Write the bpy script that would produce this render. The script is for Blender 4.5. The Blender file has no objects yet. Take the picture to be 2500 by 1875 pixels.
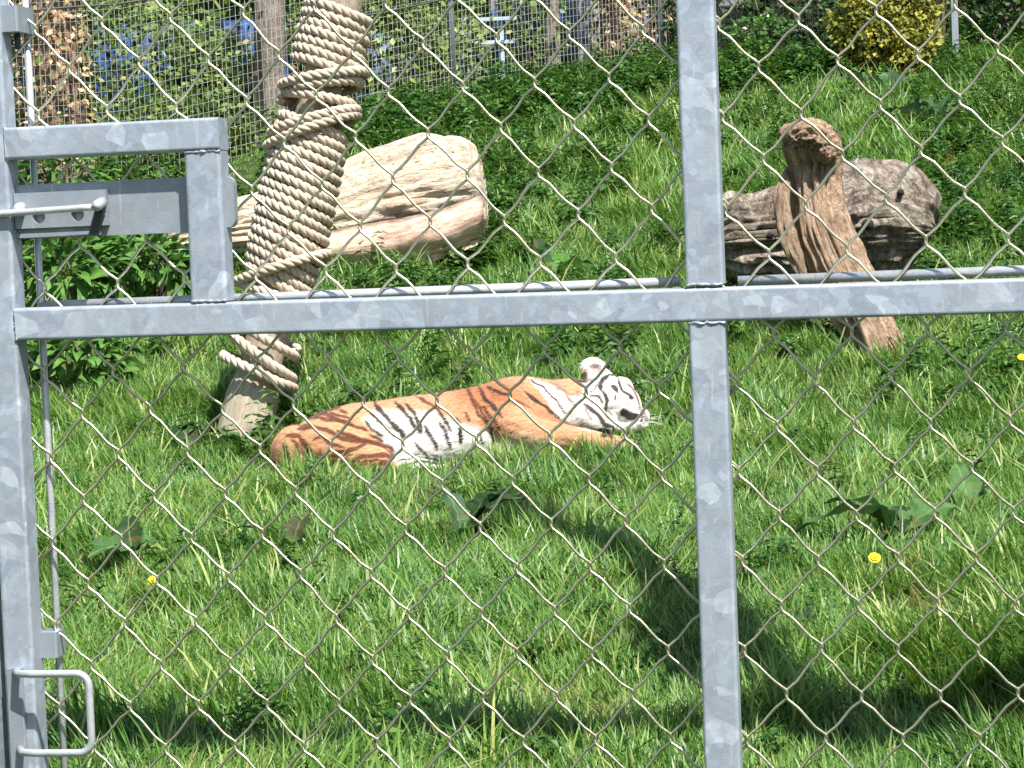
import bpy, math, random
import numpy as np
from mathutils import Vector, Matrix, noise as mn, Euler
random.seed(7); rng = np.random.default_rng(7)
R = math.radians
SC = bpy.context.scene
C = SC.collection

# ------------------------------------------------------------------ camera
F, CX, CY = 6000.0, 1250.0, 937.5            # focal length in pixels of the 2500 px wide photograph
PITCH, ROLL = R(3.2), R(2.33)
EYE = Vector((0, 0, 1.5))
fw = Vector((0, math.cos(PITCH), -math.sin(PITCH)))
r0 = Vector((1, 0, 0)); u0 = r0.cross(fw)
rt = math.cos(ROLL)*r0 - math.sin(ROLL)*u0
up = math.sin(ROLL)*r0 + math.cos(ROLL)*u0
cam = bpy.data.cameras.new('camera'); co = bpy.data.objects.new('camera', cam); C.objects.link(co)
co.matrix_world = Matrix(((rt.x, up.x, -fw.x, EYE.x), (rt.y, up.y, -fw.y, EYE.y), (rt.z, up.z, -fw.z, EYE.z), (0, 0, 0, 1)))
cam.sensor_width = 36; cam.lens = 36*F/2500; cam.clip_start = .05; cam.clip_end = 2000
SC.camera = co
# ------------------------------------------------------------------ light
SUN_EL, SUN_X, SUN_Y = R(57), .476, -.879    # the sun stands behind the camera, a little to the right
w = bpy.data.worlds.new('World'); SC.world = w; w.use_nodes = True
wn = w.node_tree; bg = wn.nodes['Background']
sky = wn.nodes.new('ShaderNodeTexSky'); sky.sky_type = 'NISHITA'; sky.sun_disc = False
sky.sun_elevation = SUN_EL; sky.sun_rotation = math.atan2(SUN_X, SUN_Y)
wn.links.new(sky.outputs[0], bg.inputs[0]); bg.inputs[1].default_value = .075
sl = bpy.data.lights.new('sun', 'SUN'); sl.energy = 5.0; sl.angle = R(.53); sl.color = (1, .965, .91)
so = bpy.data.objects.new('sun', sl); C.objects.link(so)
S = Vector((SUN_X*math.cos(SUN_EL), SUN_Y*math.cos(SUN_EL), math.sin(SUN_EL))).normalized()
so.rotation_euler = S.to_track_quat('Z', 'Y').to_euler()
vs = SC.view_settings; vs.view_transform = 'Standard'; vs.look = 'None'; vs.exposure = 1.05; vs.gamma = 1; vs.use_curve_mapping = False

# ------------------------------------------------------------------ helpers
def W(px, py, Y):
    "the point seen at a pixel of the photograph, on the plane at distance Y in front of the gate"
    d = fw + rt*((px-CX)/F) - up*((py-CY)/F)
    return EYE + d*(Y/d.y)
def tag(o, label=None, cat=None, group=None, kind=None):
    if label: o['label'] = label
    if cat: o['category'] = cat
    if group: o['group'] = group
    if kind: o['kind'] = kind
    return o
def empty(name, loc=(0, 0, 0), rot=(0, 0, 0)):
    o = bpy.data.objects.new(name, None); C.objects.link(o); o.location = loc; o.rotation_euler = rot
    o.empty_display_size = .1; return o
class MB:
    def __init__(s): s.v = []; s.f = []; s.a = {}
    def add(s, v, f):
        n = len(s.v); s.v += [tuple(p) for p in v]; s.f += [tuple(i+n for i in q) for q in f]
    def mesh(s, name, smooth=False):
        m = bpy.data.meshes.new(name); m.from_pydata(s.v, [], s.f); m.update()
        if smooth: m.polygons.foreach_set('use_smooth', [True]*len(m.polygons))
        return m
    def build(s, name, mat, parent=None, smooth=False, me=None):
        m = me or s.mesh(name, smooth); 
        if not m.materials: m.materials.append(mat)
        o = bpy.data.objects.new(name, m); C.objects.link(o)
        if parent: o.parent = parent
        return o
def link(name, me, parent=None, loc=None, rot=None, scl=None):
    o = bpy.data.objects.new(name, me); C.objects.link(o)
    if parent: o.parent = parent
    if loc is not None: o.location = loc
    if rot is not None: o.rotation_euler = rot
    if scl is not None: o.scale = scl
    return o
def beam(mb, p0, p1, wx, wy, r=.003, upv=(0, 0, 1), seg=3):
    "rounded rectangular bar from p0 to p1; wx across, wy along upv-ish"
    p0, p1 = Vector(p0), Vector(p1); d = (p1-p0).normalized(); upv = Vector(upv)
    if abs(d.dot(upv)) > .95: upv = Vector((0, 1, 0))
    x = d.cross(upv).normalized(); y = x.cross(d).normalized()
    prof = []
    for cxs, cys, a0 in ((1, 1, 0), (-1, 1, 90), (-1, -1, 180), (1, -1, 270)):
        for k in range(seg+1):
            a = R(a0+90*k/seg); prof.append((cxs*(wx/2-r)+r*math.cos(a), cys*(wy/2-r)+r*math.sin(a)))
    n = len(prof); v = [p + x*a + y*b for p in (p0, p1) for a, b in prof]
    f = [(i, (i+1) % n, n+(i+1) % n, n+i) for i in range(n)] + [tuple(range(n))[::-1], tuple(range(n, 2*n))]
    mb.add(v, f)
def box(mb, x0, x1, y0, y1, z0, z1, r=.001):
    beam(mb, ((x0+x1)/2, (y0+y1)/2, z0), ((x0+x1)/2, (y0+y1)/2, z1), abs(x1-x0), abs(y1-y0), min(r, abs(x1-x0)/2.1, abs(y1-y0)/2.1), (0, 1, 0), 2)
def tube(mb, pts, rad, n=8, caps=True):
    pts = [Vector(p) for p in pts]; N = len(pts)
    rad = rad if hasattr(rad, '__len__') else [rad]*N
    t = [(pts[min(i+1, N-1)]-pts[max(i-1, 0)]).normalized() for i in range(N)]
    a = Vector((0, 0, 1)) if abs(t[0].z) < .9 else Vector((1, 0, 0))
    x = t[0].cross(a).normalized(); v = []
    for i in range(N):
        x = (x - t[i]*x.dot(t[i])).normalized(); y = t[i].cross(x)
        v += [pts[i] + (x*math.cos(2*math.pi*k/n) + y*math.sin(2*math.pi*k/n))*rad[i] for k in range(n)]
    f = [(i*n+k, i*n+(k+1) % n, (i+1)*n+(k+1) % n, (i+1)*n+k) for i in range(N-1) for k in range(n)]
    if caps: f += [tuple(range(n))[::-1], tuple(range((N-1)*n, N*n))]
    mb.add(v, f)
def catmull(P, m):
    P = [Vector(p) for p in P]; Q = [P[0]*2-P[1]] + P + [P[-1]*2-P[-2]]; out = []
    for i in range(len(P)-1):
        a, b, c, d = Q[i:i+4]
        for k in range(m):
            t = k/m; out.append(.5*((2*b)+(c-a)*t+(2*a-5*b+4*c-d)*t*t+(3*b-a-3*c+d)*t**3))
    return out + [P[-1]]
def N3(p, s, o=0): return mn.noise(Vector(p)*s + Vector((o, o*1.7, o*.3)))
def fbm(p, s, oct=4, o=0): return mn.fractal(Vector(p)*s + Vector((o, o*1.7, o*.3)), 1, 2, oct)

# ------------------------------------------------------------------ materials
class NT:
    def __init__(s, name, rough=.6, metallic=0, spec=.5):
        s.m = bpy.data.materials.new(name); s.m.use_nodes = True; s.t = s.m.node_tree
        s.b = s.t.nodes['Principled BSDF']; s.b.inputs['Roughness'].default_value = rough
        s.b.inputs['Metallic'].default_value = metallic; s.b.inputs['Specular IOR Level'].default_value = spec
        s.out = s.t.nodes['Material Output']
    def n(s, ty, **k):
        x = s.t.nodes.new('ShaderNode'+ty)
        for a, b in k.items():
            if a[0] == '_': x.inputs[a[1:].replace('_', ' ')].default_value = b
            else: setattr(x, a, b)
        return x
    def l(s, a, b): s.t.links.new(a, b)
    def coord(s, scale=(1, 1, 1), attr=None):
        if attr: c = s.n('Attribute', attribute_name=attr).outputs['Vector']
        else: c = s.n('TexCoord').outputs['Object']
        mp = s.n('Mapping'); mp.inputs['Scale'].default_value = scale; s.l(c, mp.inputs[0]); return mp.outputs[0]
    def noise(s, c, scale, detail=4, rough=.55, dist=0):
        x = s.n('TexNoise', _Scale=scale, _Detail=detail, _Roughness=rough, _Distortion=dist); s.l(c, x.inputs[0]); return x.outputs[0]
    def ramp(s, fac, stops, interp='LINEAR'):
        x = s.n('ValToRGB'); x.color_ramp.interpolation = interp; e = x.color_ramp.elements
        while len(e) < len(stops): e.new(.5)
        for i, (p, c) in enumerate(stops):
            e[i].position = p; e[i].color = tuple(c)+(1,) if hasattr(c, '__len__') else (c, c, c, 1)
        s.l(fac, x.inputs[0]); return x.outputs[0]
    def mix(s, a, b, fac, mode='MIX'):
        x = s.n('Mix', data_type='RGBA', blend_type=mode)
        for sock, val in ((x.inputs[0], fac), (x.inputs[6], a), (x.inputs[7], b)):
            if hasattr(val, 'links'): s.l(val, sock)
            else: sock.default_value = val if not hasattr(val, '__len__') else tuple(val)+(1,)
        return x.outputs[2]
    def col(s, c):
        if hasattr(c, 'links'): s.l(c, s.b.inputs['Base Color'])
        else: s.b.inputs['Base Color'].default_value = tuple(c)+(1,)
    def bump(s, h, strength=.3, dist=.01):
        x = s.n('Bump', _Strength=strength, _Distance=dist); s.l(h, x.inputs['Height']); s.l(x.outputs[0], s.b.inputs['Normal'])
def m_galv(name='galvanised_steel', dark=1.0, sc=1.0, patch=1.0):
    k = NT(name, .42, .35, .5); c = k.coord()
    nz = k.n('TexNoise', _Scale=12*sc, _Detail=2); k.l(c, nz.inputs[0])
    off = k.n('VectorMath', operation='MULTIPLY_ADD'); k.l(nz.outputs['Color'], off.inputs[0]); off.inputs[1].default_value = (.045, .045, .045); k.l(c, off.inputs[2])
    v = k.n('TexVoronoi', _Scale=42*sc, _Randomness=1.0); k.l(off.outputs[0], v.inputs[0])
    base = k.ramp(v.outputs['Color'], [(0, (.28*dark, .32*dark, .375*dark)), (.36, (.305*dark, .35*dark, .41*dark)), (.60, (.36*dark, .41*dark, .48*dark)), (.80, (.45*dark, .50*dark, .57*dark)), (.955, (.66*dark, .69*dark, .72*dark))], 'CONSTANT')
    v2 = k.n('TexVoronoi', _Scale=110*sc); k.l(off.outputs[0], v2.inputs[0]); base = k.mix(base, k.ramp(v2.outputs['Color'], [(0, .82), (.5, .97), (.8, 1.12), (.95, 1.4)], 'CONSTANT'), .75, 'MULTIPLY')
    soft = k.noise(c, 9, 3); tint = k.ramp(soft, [(.3, (.32*dark, .345*dark, .37*dark)), (.7, (.325*dark, .37*dark, .42*dark))])
    wh = k.ramp(k.noise(c, 13*sc, 2), [(.38, 0), (.55, 1)])
    base = k.mix(tint, base, k.mix((.35*patch,)*3, (.95*patch,)*3, wh))
    sp = k.noise(c, 900, 2); base = k.mix(base, (.62, .62, .62), k.ramp(sp, [(.60, 0), (.78, .35)]), 'MIX')
    drip = k.ramp(k.noise(k.coord((70, 70, 7)), 2.2, 3, .6), [(.62, 0), (.70, .35)]); base = k.mix(base, (.58, .60, .61), drip)
    dirt = k.ramp(k.noise(c, 30, 5, .7), [(.56, 0), (.74, .45)]); base = k.mix(base, (.30, .28, .24), dirt)
    k.col(base); k.l(k.ramp(v.outputs['Color'], [(0, .55), (.8, .36)]), k.b.inputs['Roughness'])
    k.bump(k.noise(c, 260, 3), .12, .002); return k.m
def m_plain(name, col, rough=.6, metallic=0, var=.15, sc=20, bump=.1):
    k = NT(name, rough, metallic); c = k.coord(); nz = k.noise(c, sc, 4)
    k.col(k.ramp(nz, [(.3, tuple(x*(1-var) for x in col)), (.7, tuple(min(1, x*(1+var)) for x in col))]))
    if bump: k.bump(k.noise(c, sc*6, 3), bump, .005)
    return k.m
def m_leaf(name, cols, trans=.35, rough=.45, isl=True, obj=True, veins=False, spec=.4):
    k = NT(name, rough, 0, spec); g = k.n('NewGeometry'); oi = k.n('ObjectInfo')
    f1 = k.ramp(g.outputs['Random Per Island'], cols)
    f2 = k.ramp(oi.outputs['Random'], [(0, (.78, .86, .72)), (.5, (1, 1, 1)), (1, (1.0, 1.0, .80))])
    wp = k.n('Mapping'); k.l(g.outputs['Position'], wp.inputs[0]); patch = k.ramp(k.noise(wp.outputs[0], 1.7, 3), [(.35, (.80, .90, .85)), (.65, (1.1, 1.04, .9))])
    c = k.mix(k.mix(f1, f2, 1.0, 'MULTIPLY'), patch, 1.0, 'MULTIPLY')
    k.col(c)
    tr = k.n('BsdfTranslucent'); k.l(k.mix(c, (1.25, 1.3, .7), 1.0, 'MULTIPLY'), tr.inputs[0])
    ms = k.n('MixShader'); ms.inputs[0].default_value = trans
    k.l(k.b.outputs[0], ms.inputs[1]); k.l(tr.outputs[0], ms.inputs[2]); k.l(ms.outputs[0], k.out.inputs[0]); return k.m
def m_wood(name, stops, grain=(7, 1.2), scale=9, bump=.6, dist=.02, rough=.8, crack=True, knots=0):
    k = NT(name, rough, 0, .25); c = k.coord((grain[0], grain[1], grain[0]), 'luv')
    n1 = k.noise(c, scale, 8, .65, .6); col = k.ramp(n1, stops)
    n2 = k.noise(c, scale*3.2, 6, .7, .3)
    if crack: col = k.mix(col, (.055, .035, .022), k.ramp(n2, [(.33, 1), (.43, 0)]))
    c3 = k.coord((1, 1, 1)); pt = k.noise(c3, 5, 5, .6); col = k.mix(col, tuple(x*.62 for x in stops[0][1]), k.ramp(pt, [(.5, 0), (.72, .6)]))
    k.col(col); k.bump(k.mix(n1, n2, .5), bump, dist); return k.m

GALV = m_galv(dark=1.12); GALV2 = m_galv('galvanised_plate', .86, .8, .35)
WIRE = m_plain('galvanised_wire', (.62, .58, .40), .34, .95, .12, 60, .1)
ROD = m_plain('galvanised_rod', (.52, .54, .55), .4, .5, .12, 60, .15)
DARKSTEEL_SHADOW = m_plain('dark_steel_and_shadow', (.05, .055, .06), .6, .3, .2, 40, .1)  # dark steel, also the tone of the bolt pin's modelled shadow
ROPE = None
def mk_rope():
    k = NT('hemp_rope', .9, 0, .15); c = k.coord((1, 1, 1), 'luv')
    cf = k.coord((60, 8, 60), 'luv'); n1 = k.noise(cf, 8, 5, .7); n2 = k.noise(k.coord(), 6, 3)
    col = k.ramp(n1, [(.28, (.24, .18, .13)), (.48, (.50, .41, .315)), (.72, (.68, .60, .49))])
    col = k.mix(col, (.40, .315, .255), k.ramp(n2, [(.45, 0), (.66, .7)]))
    k.col(col); k.bump(n1, .5, .004); return k.m
ROPE = mk_rope()
LOGW = m_wood('bleached_log_wood', [(.25, (.34, .23, .15)), (.42, (.62, .49, .35)), (.6, (.80, .69, .54))], (4, .9), 8, 1, .05)
LOGP = m_wood('pink_heart_wood', [(.28, (.28, .15, .10)), (.44, (.54, .345, .25)), (.62, (.72, .55, .43))], (6, .7), 6, .6, .02)
BARK1 = m_wood('brown_stump_bark', [(.25, (.16, .09, .05)), (.42, (.42, .27, .17)), (.60, (.68, .50, .36))], (5, 1.1), 14, 1.0, .06)
ROT = m_wood('rotten_grey_bark', [(.3, (.05, .042, .036)), (.40, (.18, .145, .115)), (.50, (.33, .26, .20)), (.62, (.56, .51, .44))], (2.2, 1.7), 9, 1.0, .08)
POLEW = m_wood('grey_pole_wood', [(.2, (.24, .20, .14)), (.5, (.40, .34, .25)), (.75, (.52, .46, .36))], (7, 1), 8, .5, .01)
TRUNK1 = m_wood('ivy_trunk_bark', [(.2, (.10, .07, .05)), (.5, (.30, .20, .14)), (.75, (.52, .38, .28))], (3, 1.6), 10, 1, .04)
TRUNK2 = m_wood('grey_trunk_bark', [(.2, (.10, .085, .07)), (.5, (.26, .215, .18)), (.75, (.44, .37, .31))], (5, 1.1), 9, 1, .03)
GRASSM = m_leaf('grass_blades', [(0, (.036, .098, .018)), (.3, (.082, .19, .036)), (.6, (.155, .285, .064)), (.84, (.25, .37, .115)), (.95, (.38, .43, .18)), (1, (.50, .42, .24))], .34, .42, spec=.45)
NETM = m_leaf('nettle_leaves', [(0, (.025, .075, .016)), (.45, (.050, .125, .028)), (.85, (.085, .18, .045)), (1, (.15, .24, .07))], .3, .42)
SHRUBM = m_leaf('glossy_leaves', [(0, (.03, .10, .018)), (.5, (.07, .19, .03)), (1, (.13, .27, .06))], .3, .32, spec=.6)
HEDGEM = m_leaf('hedge_leaves', [(0, (.04, .085, .02)), (.4, (.10, .17, .04)), (.8, (.20, .27, .07)), (1, (.34, .37, .14))], .3, .5)
DARKHM = m_leaf('dark_hedge_leaves', [(0, (.012, .035, .010)), (.6, (.03, .075, .02)), (1, (.07, .13, .035))], .25, .5)
YELM = m_leaf('golden_conifer_leaves', [(0, (.09, .10, .018)), (.4, (.20, .20, .03)), (1, (.38, .35, .06))], .25, .55)
DEADM = m_leaf('dead_ivy_leaves', [(0, (.10, .055, .03)), (.35, (.34, .21, .13)), (.8, (.58, .42, .28)), (1, (.70, .56, .40))], .2, .6)
IVYM = m_leaf('ivy_leaves', [(0, (.02, .055, .012)), (.5, (.06, .13, .025)), (1, (.16, .24, .06))], .2, .35)

# ------------------------------------------------------------------ the lie of the land
def crest(X):
    return float(np.interp(X, [-9, -3.3, -1.5, .2, 1.6, 4.1, 9], [18.5, 20, 22, 24, 25, 26.2, 28]))
def slope(Y):
    a = .16 + (min(max(Y, 3), 12.2)-6.3)*.0456
    if Y > 12.2:
        d = Y-12.2; a += .0456*min(d, .6) + .215*(d-.3 if d > .6 else d*d/1.2)
    return a
def ground(X, Y):
    yc = crest(X)
    z = slope(min(Y, yc))
    if Y > yc: z += .02*min(Y-yc, 20)
    k = min(1, max(0, (Y-5)/2))*min(1, max(.35, (yc+1-Y)/2))
    return z + .045*k*mn.noise(Vector((X*.9, Y*.9, 3))) + .02*k*mn.noise(Vector((X*2.7, Y*2.7, 9)))
xs = sorted(set([-300, -120, -60, -30, -18] + [x*.25 for x in range(-44, 45)] + [18, 30, 60, 120, 300]))
ys = sorted(set([-60, -20, -5, 0, 2, 3, 4] + [5+y*.25 for y in range(0, 105)] + [34, 38, 45, 60, 100, 200, 500]))
mb = MB(); mb.v = [(x, y, ground(x, y)) for y in ys for x in xs]; nx = len(xs)
mb.f = [(j*nx+i, j*nx+i+1, (j+1)*nx+i+1, (j+1)*nx+i) for j in range(len(ys)-1) for i in range(nx-1)]
k = NT('turf_soil', .95, 0, .1); c = k.coord()
k.col(k.ramp(k.noise(c, 6, 6, .7), [(.3, (.022, .035, .010)), (.6, (.045, .065, .018)), (.8, (.075, .075, .035))])); k.bump(k.noise(c, 60, 4), .6, .03)
g = mb.build('ground', k.m, None, True); tag(g, 'grassy bank rising behind the wire gate', kind='structure')

# ------------------------------------------------------------------ instancing of uncountable plants
def source(name, meshes):
    col = bpy.data.collections.new(name)
    for i, me in enumerate(meshes):
        o = bpy.data.objects.new(name+'_tuft', me); col.objects.link(o)
    return col
def scatter(name, col, P, ROT_, SCL, IDX, label, cat):
    me = bpy.data.meshes.new(name); me.vertices.add(len(P)); me.vertices.foreach_set('co', np.asarray(P, np.float32).ravel())
    for an, ty, dat in (('rot', 'FLOAT_VECTOR', ROT_), ('scl', 'FLOAT_VECTOR', SCL)):
        a = me.attributes.new(an, ty, 'POINT'); a.data.foreach_set('vector', np.asarray(dat, np.float32).ravel())
    a = me.attributes.new('idx', 'INT', 'POINT'); a.data.foreach_set('value', np.asarray(IDX, np.int32))
    ng = bpy.data.node_groups.new(name, 'GeometryNodeTree')
    ng.interface.new_socket('Geometry', in_out='INPUT', socket_type='NodeSocketGeometry'); ng.interface.new_socket('Geometry', in_out='OUTPUT', socket_type='NodeSocketGeometry')
    gi = ng.nodes.new('NodeGroupInput'); go = ng.nodes.new('NodeGroupOutput'); ip = ng.nodes.new('GeometryNodeInstanceOnPoints'); ci = ng.nodes.new('GeometryNodeCollectionInfo')
    ci.inputs['Collection'].default_value = col; ci.inputs['Separate Children'].default_value = True; ci.inputs['Reset Children'].default_value = True
    def na(nm, ty):
        x = ng.nodes.new('GeometryNodeInputNamedAttribute'); x.data_type = ty; x.inputs[0].default_value = nm; return x.outputs[0]
    ng.links.new(gi.outputs[0], ip.inputs['Points']); ng.links.new(ci.outputs[0], ip.inputs['Instance']); ip.inputs['Pick Instance'].default_value = True
    ng.links.new(na('idx', 'INT'), ip.inputs['Instance Index']); ng.links.new(na('rot', 'FLOAT_VECTOR'), ip.inputs['Rotation']); ng.links.new(na('scl', 'FLOAT_VECTOR'), ip.inputs['Scale'])
    ng.links.new(ip.outputs[0], go.inputs[0])
    o = bpy.data.objects.new(name, me); C.objects.link(o); md = o.modifiers.new('scatter', 'NODES'); md.node_group = ng
    tag(o, label, cat, kind='stuff'); return o
def tuft(nb, rad, h0, h1, wd, lean, bend, mat_=None):
    mb = MB()
    for i in range(nb):
        a = random.uniform(0, 6.283); q = rad*math.sqrt(random.random()); x, y = q*math.cos(a), q*math.sin(a)
        h = random.uniform(h0, h1)*(1-.35*q/rad); la = random.gauss(0, .9)+lean[0]; ll = random.uniform(.05, 1)*bend
        dx, dy = math.cos(la), math.sin(la); ww = wd*random.uniform(.6, 1.25); px, py = -dy*ww, dx*ww
        if random.random() < .5: px, py = ww*math.cos(a), ww*math.sin(a)
        v = []; ks = (0, .35, .7, 1)
        for t in ks:
            off = lean[1]*h*t + ll*h*t*t; z = h*t*(1-.35*ll*t); cxp, cyp = x+dx*off, y+dy*off
            wdt = (1, .95, .62, 0)[ks.index(t)]
            if t < 1: v += [(cxp-px*wdt, cyp-py*wdt, z-.01), (cxp+px*wdt, cyp+py*wdt, z-.01)]
            else: v += [(cxp, cyp, z-.01)]
        mb.add(v, [(0, 1, 3, 2), (2, 3, 5, 4), (4, 5, 6)])
    m = mb.mesh('tuft', True); m.materials.append(mat_ or GRASSM); return m
def sprig(nl, h, L, wd, mat, stem=True, spread=.06):
    "leafy stems with pointed leaves in pairs"
    mb = MB()
    for s_ in range(nl):
        a = random.uniform(0, 6.283); bx, by = spread*math.cos(a)*random.random(), spread*math.sin(a)*random.random(); hh = h*random.uniform(.6, 1.1)
        lx, ly = random.gauss(0, .12), random.gauss(0, .12)
        for j in range(5):
            t = (j+1)/5; ox, oy, oz = bx+lx*hh*t, by+ly*hh*t, hh*t; a0 = j*1.57+a
            for q in (0, math.pi):
                an = a0+q+random.gauss(0, .3); l = L*random.uniform(.6, 1.1)*(1.15-.45*t); d = Vector((math.cos(an), math.sin(an), random.uniform(-.35, .35))); sd = Vector((-math.sin(an), math.cos(an), random.uniform(-.3, .3)))*wd*l
                o_ = Vector((ox, oy, oz)); m1 = o_+d*l*.4+Vector((0, 0, .06*l)); tip = o_+d*l-Vector((0, 0, .18*l))
                mb.add([o_, m1+sd, tip, m1-sd], [(0, 1, 2), (0, 2, 3)])
    m = mb.mesh('sprig', False); m.materials.append(mat); return m
tufts = [tuft(46, .09, .07, .15, .0033, (0, .25), .55), tuft(46, .09, .06, .13, .0030, (0, .1), .7), tuft(40, .08, .10, .20, .0037, (0, .35), .8),
         tuft(34, .06, .12, .24, .0038, (0, .2), .9), tuft(50, .11, .04, .10, .0030, (0, .1), .5), tuft(36, .10, .08, .17, .0042, (0, .4), .7)]
STRAW = m_leaf('dry_straw', [(0, (.16, .12, .06)), (.5, (.36, .29, .15)), (1, (.20, .26, .08))], .3, .6)
tufts.append(tuft(34, .10, .04, .11, .0026, (0, .9), 1.2, STRAW)); tufts.append(sprig(6, .085, .05, .42, NETM, spread=.08)) if False else None
grass_col = source('grass_source', tufts)
# footprints of things lying on the ground, in which no grass grows (x0, x1, y0, y1)
FOOT = []
def blocked(x, y):
    for (ax, ay, bx, by, r) in FOOT:
        dx, dy = bx-ax, by-ay; t = max(0, min(1, ((x-ax)*dx+(y-ay)*dy)/max(1e-9, dx*dx+dy*dy)))
        if (x-ax-t*dx)**2+(y-ay-t*dy)**2 < r*r: return True
    return False

# ================================================================== THE GATE
TH = R(9.55)
gate = empty('wire_mesh_gate', (0, 3.0, 0), (0, 0, -TH)); ZC = 1.5
tag(gate, 'galvanised steel gate filling the foreground, with box section rails and chain link wire', 'gate')
def part(mb, name, mat=None, sm=False, par=None): return mb.build(name, mat or GALV, par or gate, sm)
# stiles and rails (front faces at local y = 0)
XL, XC = -.6520, .2405
b = MB(); beam(b, (XL, .02, .12), (XL, .02, 2.42), .040, .040, .0045, (0, 1, 0), 4); part(b, 'stile')
b = MB(); beam(b, (XC, .02, .12), (XC, .02, ZC-.1012), .0440, .040, .0042, (0, 1, 0), 4); part(b, 'stile')
b = MB(); beam(b, (XC-.0005, .02, ZC-.0548), (XC-.0005, .02, 2.38), .0455, .040, .0042, (0, 1, 0), 4); part(b, 'stile')
b = MB(); beam(b, (XL+.0195, .0205, ZC-.0730), (1.35, .0205, ZC-.0878), .0438, .041, .0042, (0, 0, 1), 4); part(b, 'middle_rail')
b = MB(); beam(b, (XL+.019, .02, .14), (1.35, .02, .14), .04, .04, .004); part(b, 'bottom_rail')
b = MB(); beam(b, (XL-.02, .02, 2.40), (1.35, .02, 2.40), .04, .04, .004); part(b, 'top_rail')
b = MB(); beam(b, (1.33, .02, .12), (1.33, .02, 2.42), .04, .04, .004, (0, 1, 0)); part(b, 'stile')
# lock box frame
b = MB(); beam(b, (XL+.0185, .0185, ZC+.1548), (-.3548, .0185, ZC+.1548), .0425, .0400, .004, (0, 0, 1), 4); part(b, 'lock_frame_rail')
b = MB(); beam(b, (-.3785, .0200, ZC+.1336), (-.3785, .0200, ZC-.0530), .0470, .0400, .005, (0, 1, 0), 4); part(b, 'lock_frame_upright')
# weld beads
def weld(p0, p1, n=14, r=.0022):
    b = MB(); P = [Vector(p0).lerp(Vector(p1), i/n)+Vector((random.gauss(0, .0006), random.gauss(0, .0005), random.gauss(0, .0006))) for i in range(n+1)]
    tube(b, P, [r*random.uniform(.7, 1.3) for _ in P], 6); part(b, 'weld_bead', GALV2, True)
weld((XC-.023, .0005, ZC-.0552), (XC+.022, .0005, ZC-.0560)); weld((XC-.022, .0005, ZC-.1012), (XC+.022, .0005, ZC-.1014))
weld((-.4015, .0005, ZC+.1336), (-.3555, .0005, ZC+.1336)); weld((-.4015, .0005, ZC-.0526), (-.3555, .0005, ZC-.0530))
weld((XL+.0195, .0005, ZC-.055), (XL+.0195, .0005, ZC-.094)); weld((XL+.0195, .0005, ZC+.137), (XL+.0195, .0005, ZC+.175))
# bolt plate, boss plate with two holes, slotted lower edge
b = MB(); box(b, -.6325, -.4015, .024, .029, ZC+.0345, ZC+.1030, .0008); part(b, 'bolt_plate', GALV2)
def plate_holes(mb, x0, x1, z0, z1, y0, y1, holes, r, n=20):
    "flat plate with round holes: a fan of quads about each hole"
    cuts = [x0] + [(holes[i][0]+holes[i+1][0])/2 for i in range(len(holes)-1)] + [x1]
    for (hx, hz), xa, xb in zip(holes, cuts[:-1], cuts[1:]):
        ring, outer = [], []
        for k in range(n):
            a = 2*math.pi*k/n; ca, sa = math.cos(a), math.sin(a); ring.append((hx+r*ca, hz+r*sa))
            tx = ((xb-hx)/ca if ca > 1e-9 else (xa-hx)/ca if ca < -1e-9 else 1e9); tz = ((z1-hz)/sa if sa > 1e-9 else (z0-hz)/sa if sa < -1e-9 else 1e9); t = min(tx, tz)
            outer.append((hx+t*ca, hz+t*sa))
        for zc_ in ((xa, z0), (xa, z1), (xb, z0), (xb, z1)):
            j = min(range(n), key=lambda q: (outer[q][0]-zc_[0])**2+(outer[q][1]-zc_[1])**2); outer[j] = zc_
        v = [(x, y0, z) for x, z in ring]+[(x, y0, z) for x, z in outer]+[(x, y1, z) for x, z in ring]+[(x, y1, z) for x, z in outer]; f = []
        for k in range(n):
            l = (k+1) % n; f += [(k, l, n+l, n+k), (2*n+k, 3*n+k, 3*n+l, 2*n+l), (k, 2*n+k, 2*n+l, l), (n+k, n+l, 3*n+l, 3*n+k)]
        mb.add(v, f)
b = MB(); plate_holes(b, -.631, -.5095, ZC+.0475, ZC+.0925, .013, .0238, [(-.5990, ZC+.0615), (-.5480, ZC+.0625)], .0085); part(b, 'boss_plate', GALV2)
b = MB(); box(b, -.632, -.520, .0160, .0238, ZC+.0360, ZC+.0412, .0008); part(b, 'guide_strip', GALV2)
def arc(c, r, a0, a1, n, y=0): return [(c[0]+r*math.cos(R(a0+(a1-a0)*i/n)), y, c[1]+r*math.sin(R(a0+(a1-a0)*i/n))) for i in range(n+1)]
# bolt rod with its lug and ball end
b = MB(); yb = -.006
P = [(-.92, yb-.01, ZC+.040), (-.80, yb-.004, ZC+.060), (-.70, yb, ZC+.0662), (-.64, yb, ZC+.0672), (-.514, yb, ZC+.0705)]
tube(b, catmull(P, 6), .0046, 10); h = part(b, 'bolt_handle', ROD, True)
b = MB(); tube(b, [(-.5145, -.011, ZC+.0715), (-.5145, .013, ZC+.0765)], .0068, 12); tube(b, [(-.5145, -.011, ZC+.0715), (-.5145, -.013, ZC+.0712)], .0055, 12); part(b, 'bolt_pin', ROD, True)
b = MB(); tube(b, [(-.6215, -.002, ZC+.070), (-.6215, .013, ZC+.0745)], .0075, 12); part(b, 'bolt_pin', ROD, True)
b = MB(); v_ = [(-.521, .004, ZC+.066), (-.509, .004, ZC+.066), (-.523, .006, ZC+.036), (-.532, .006, ZC+.036)]
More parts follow.
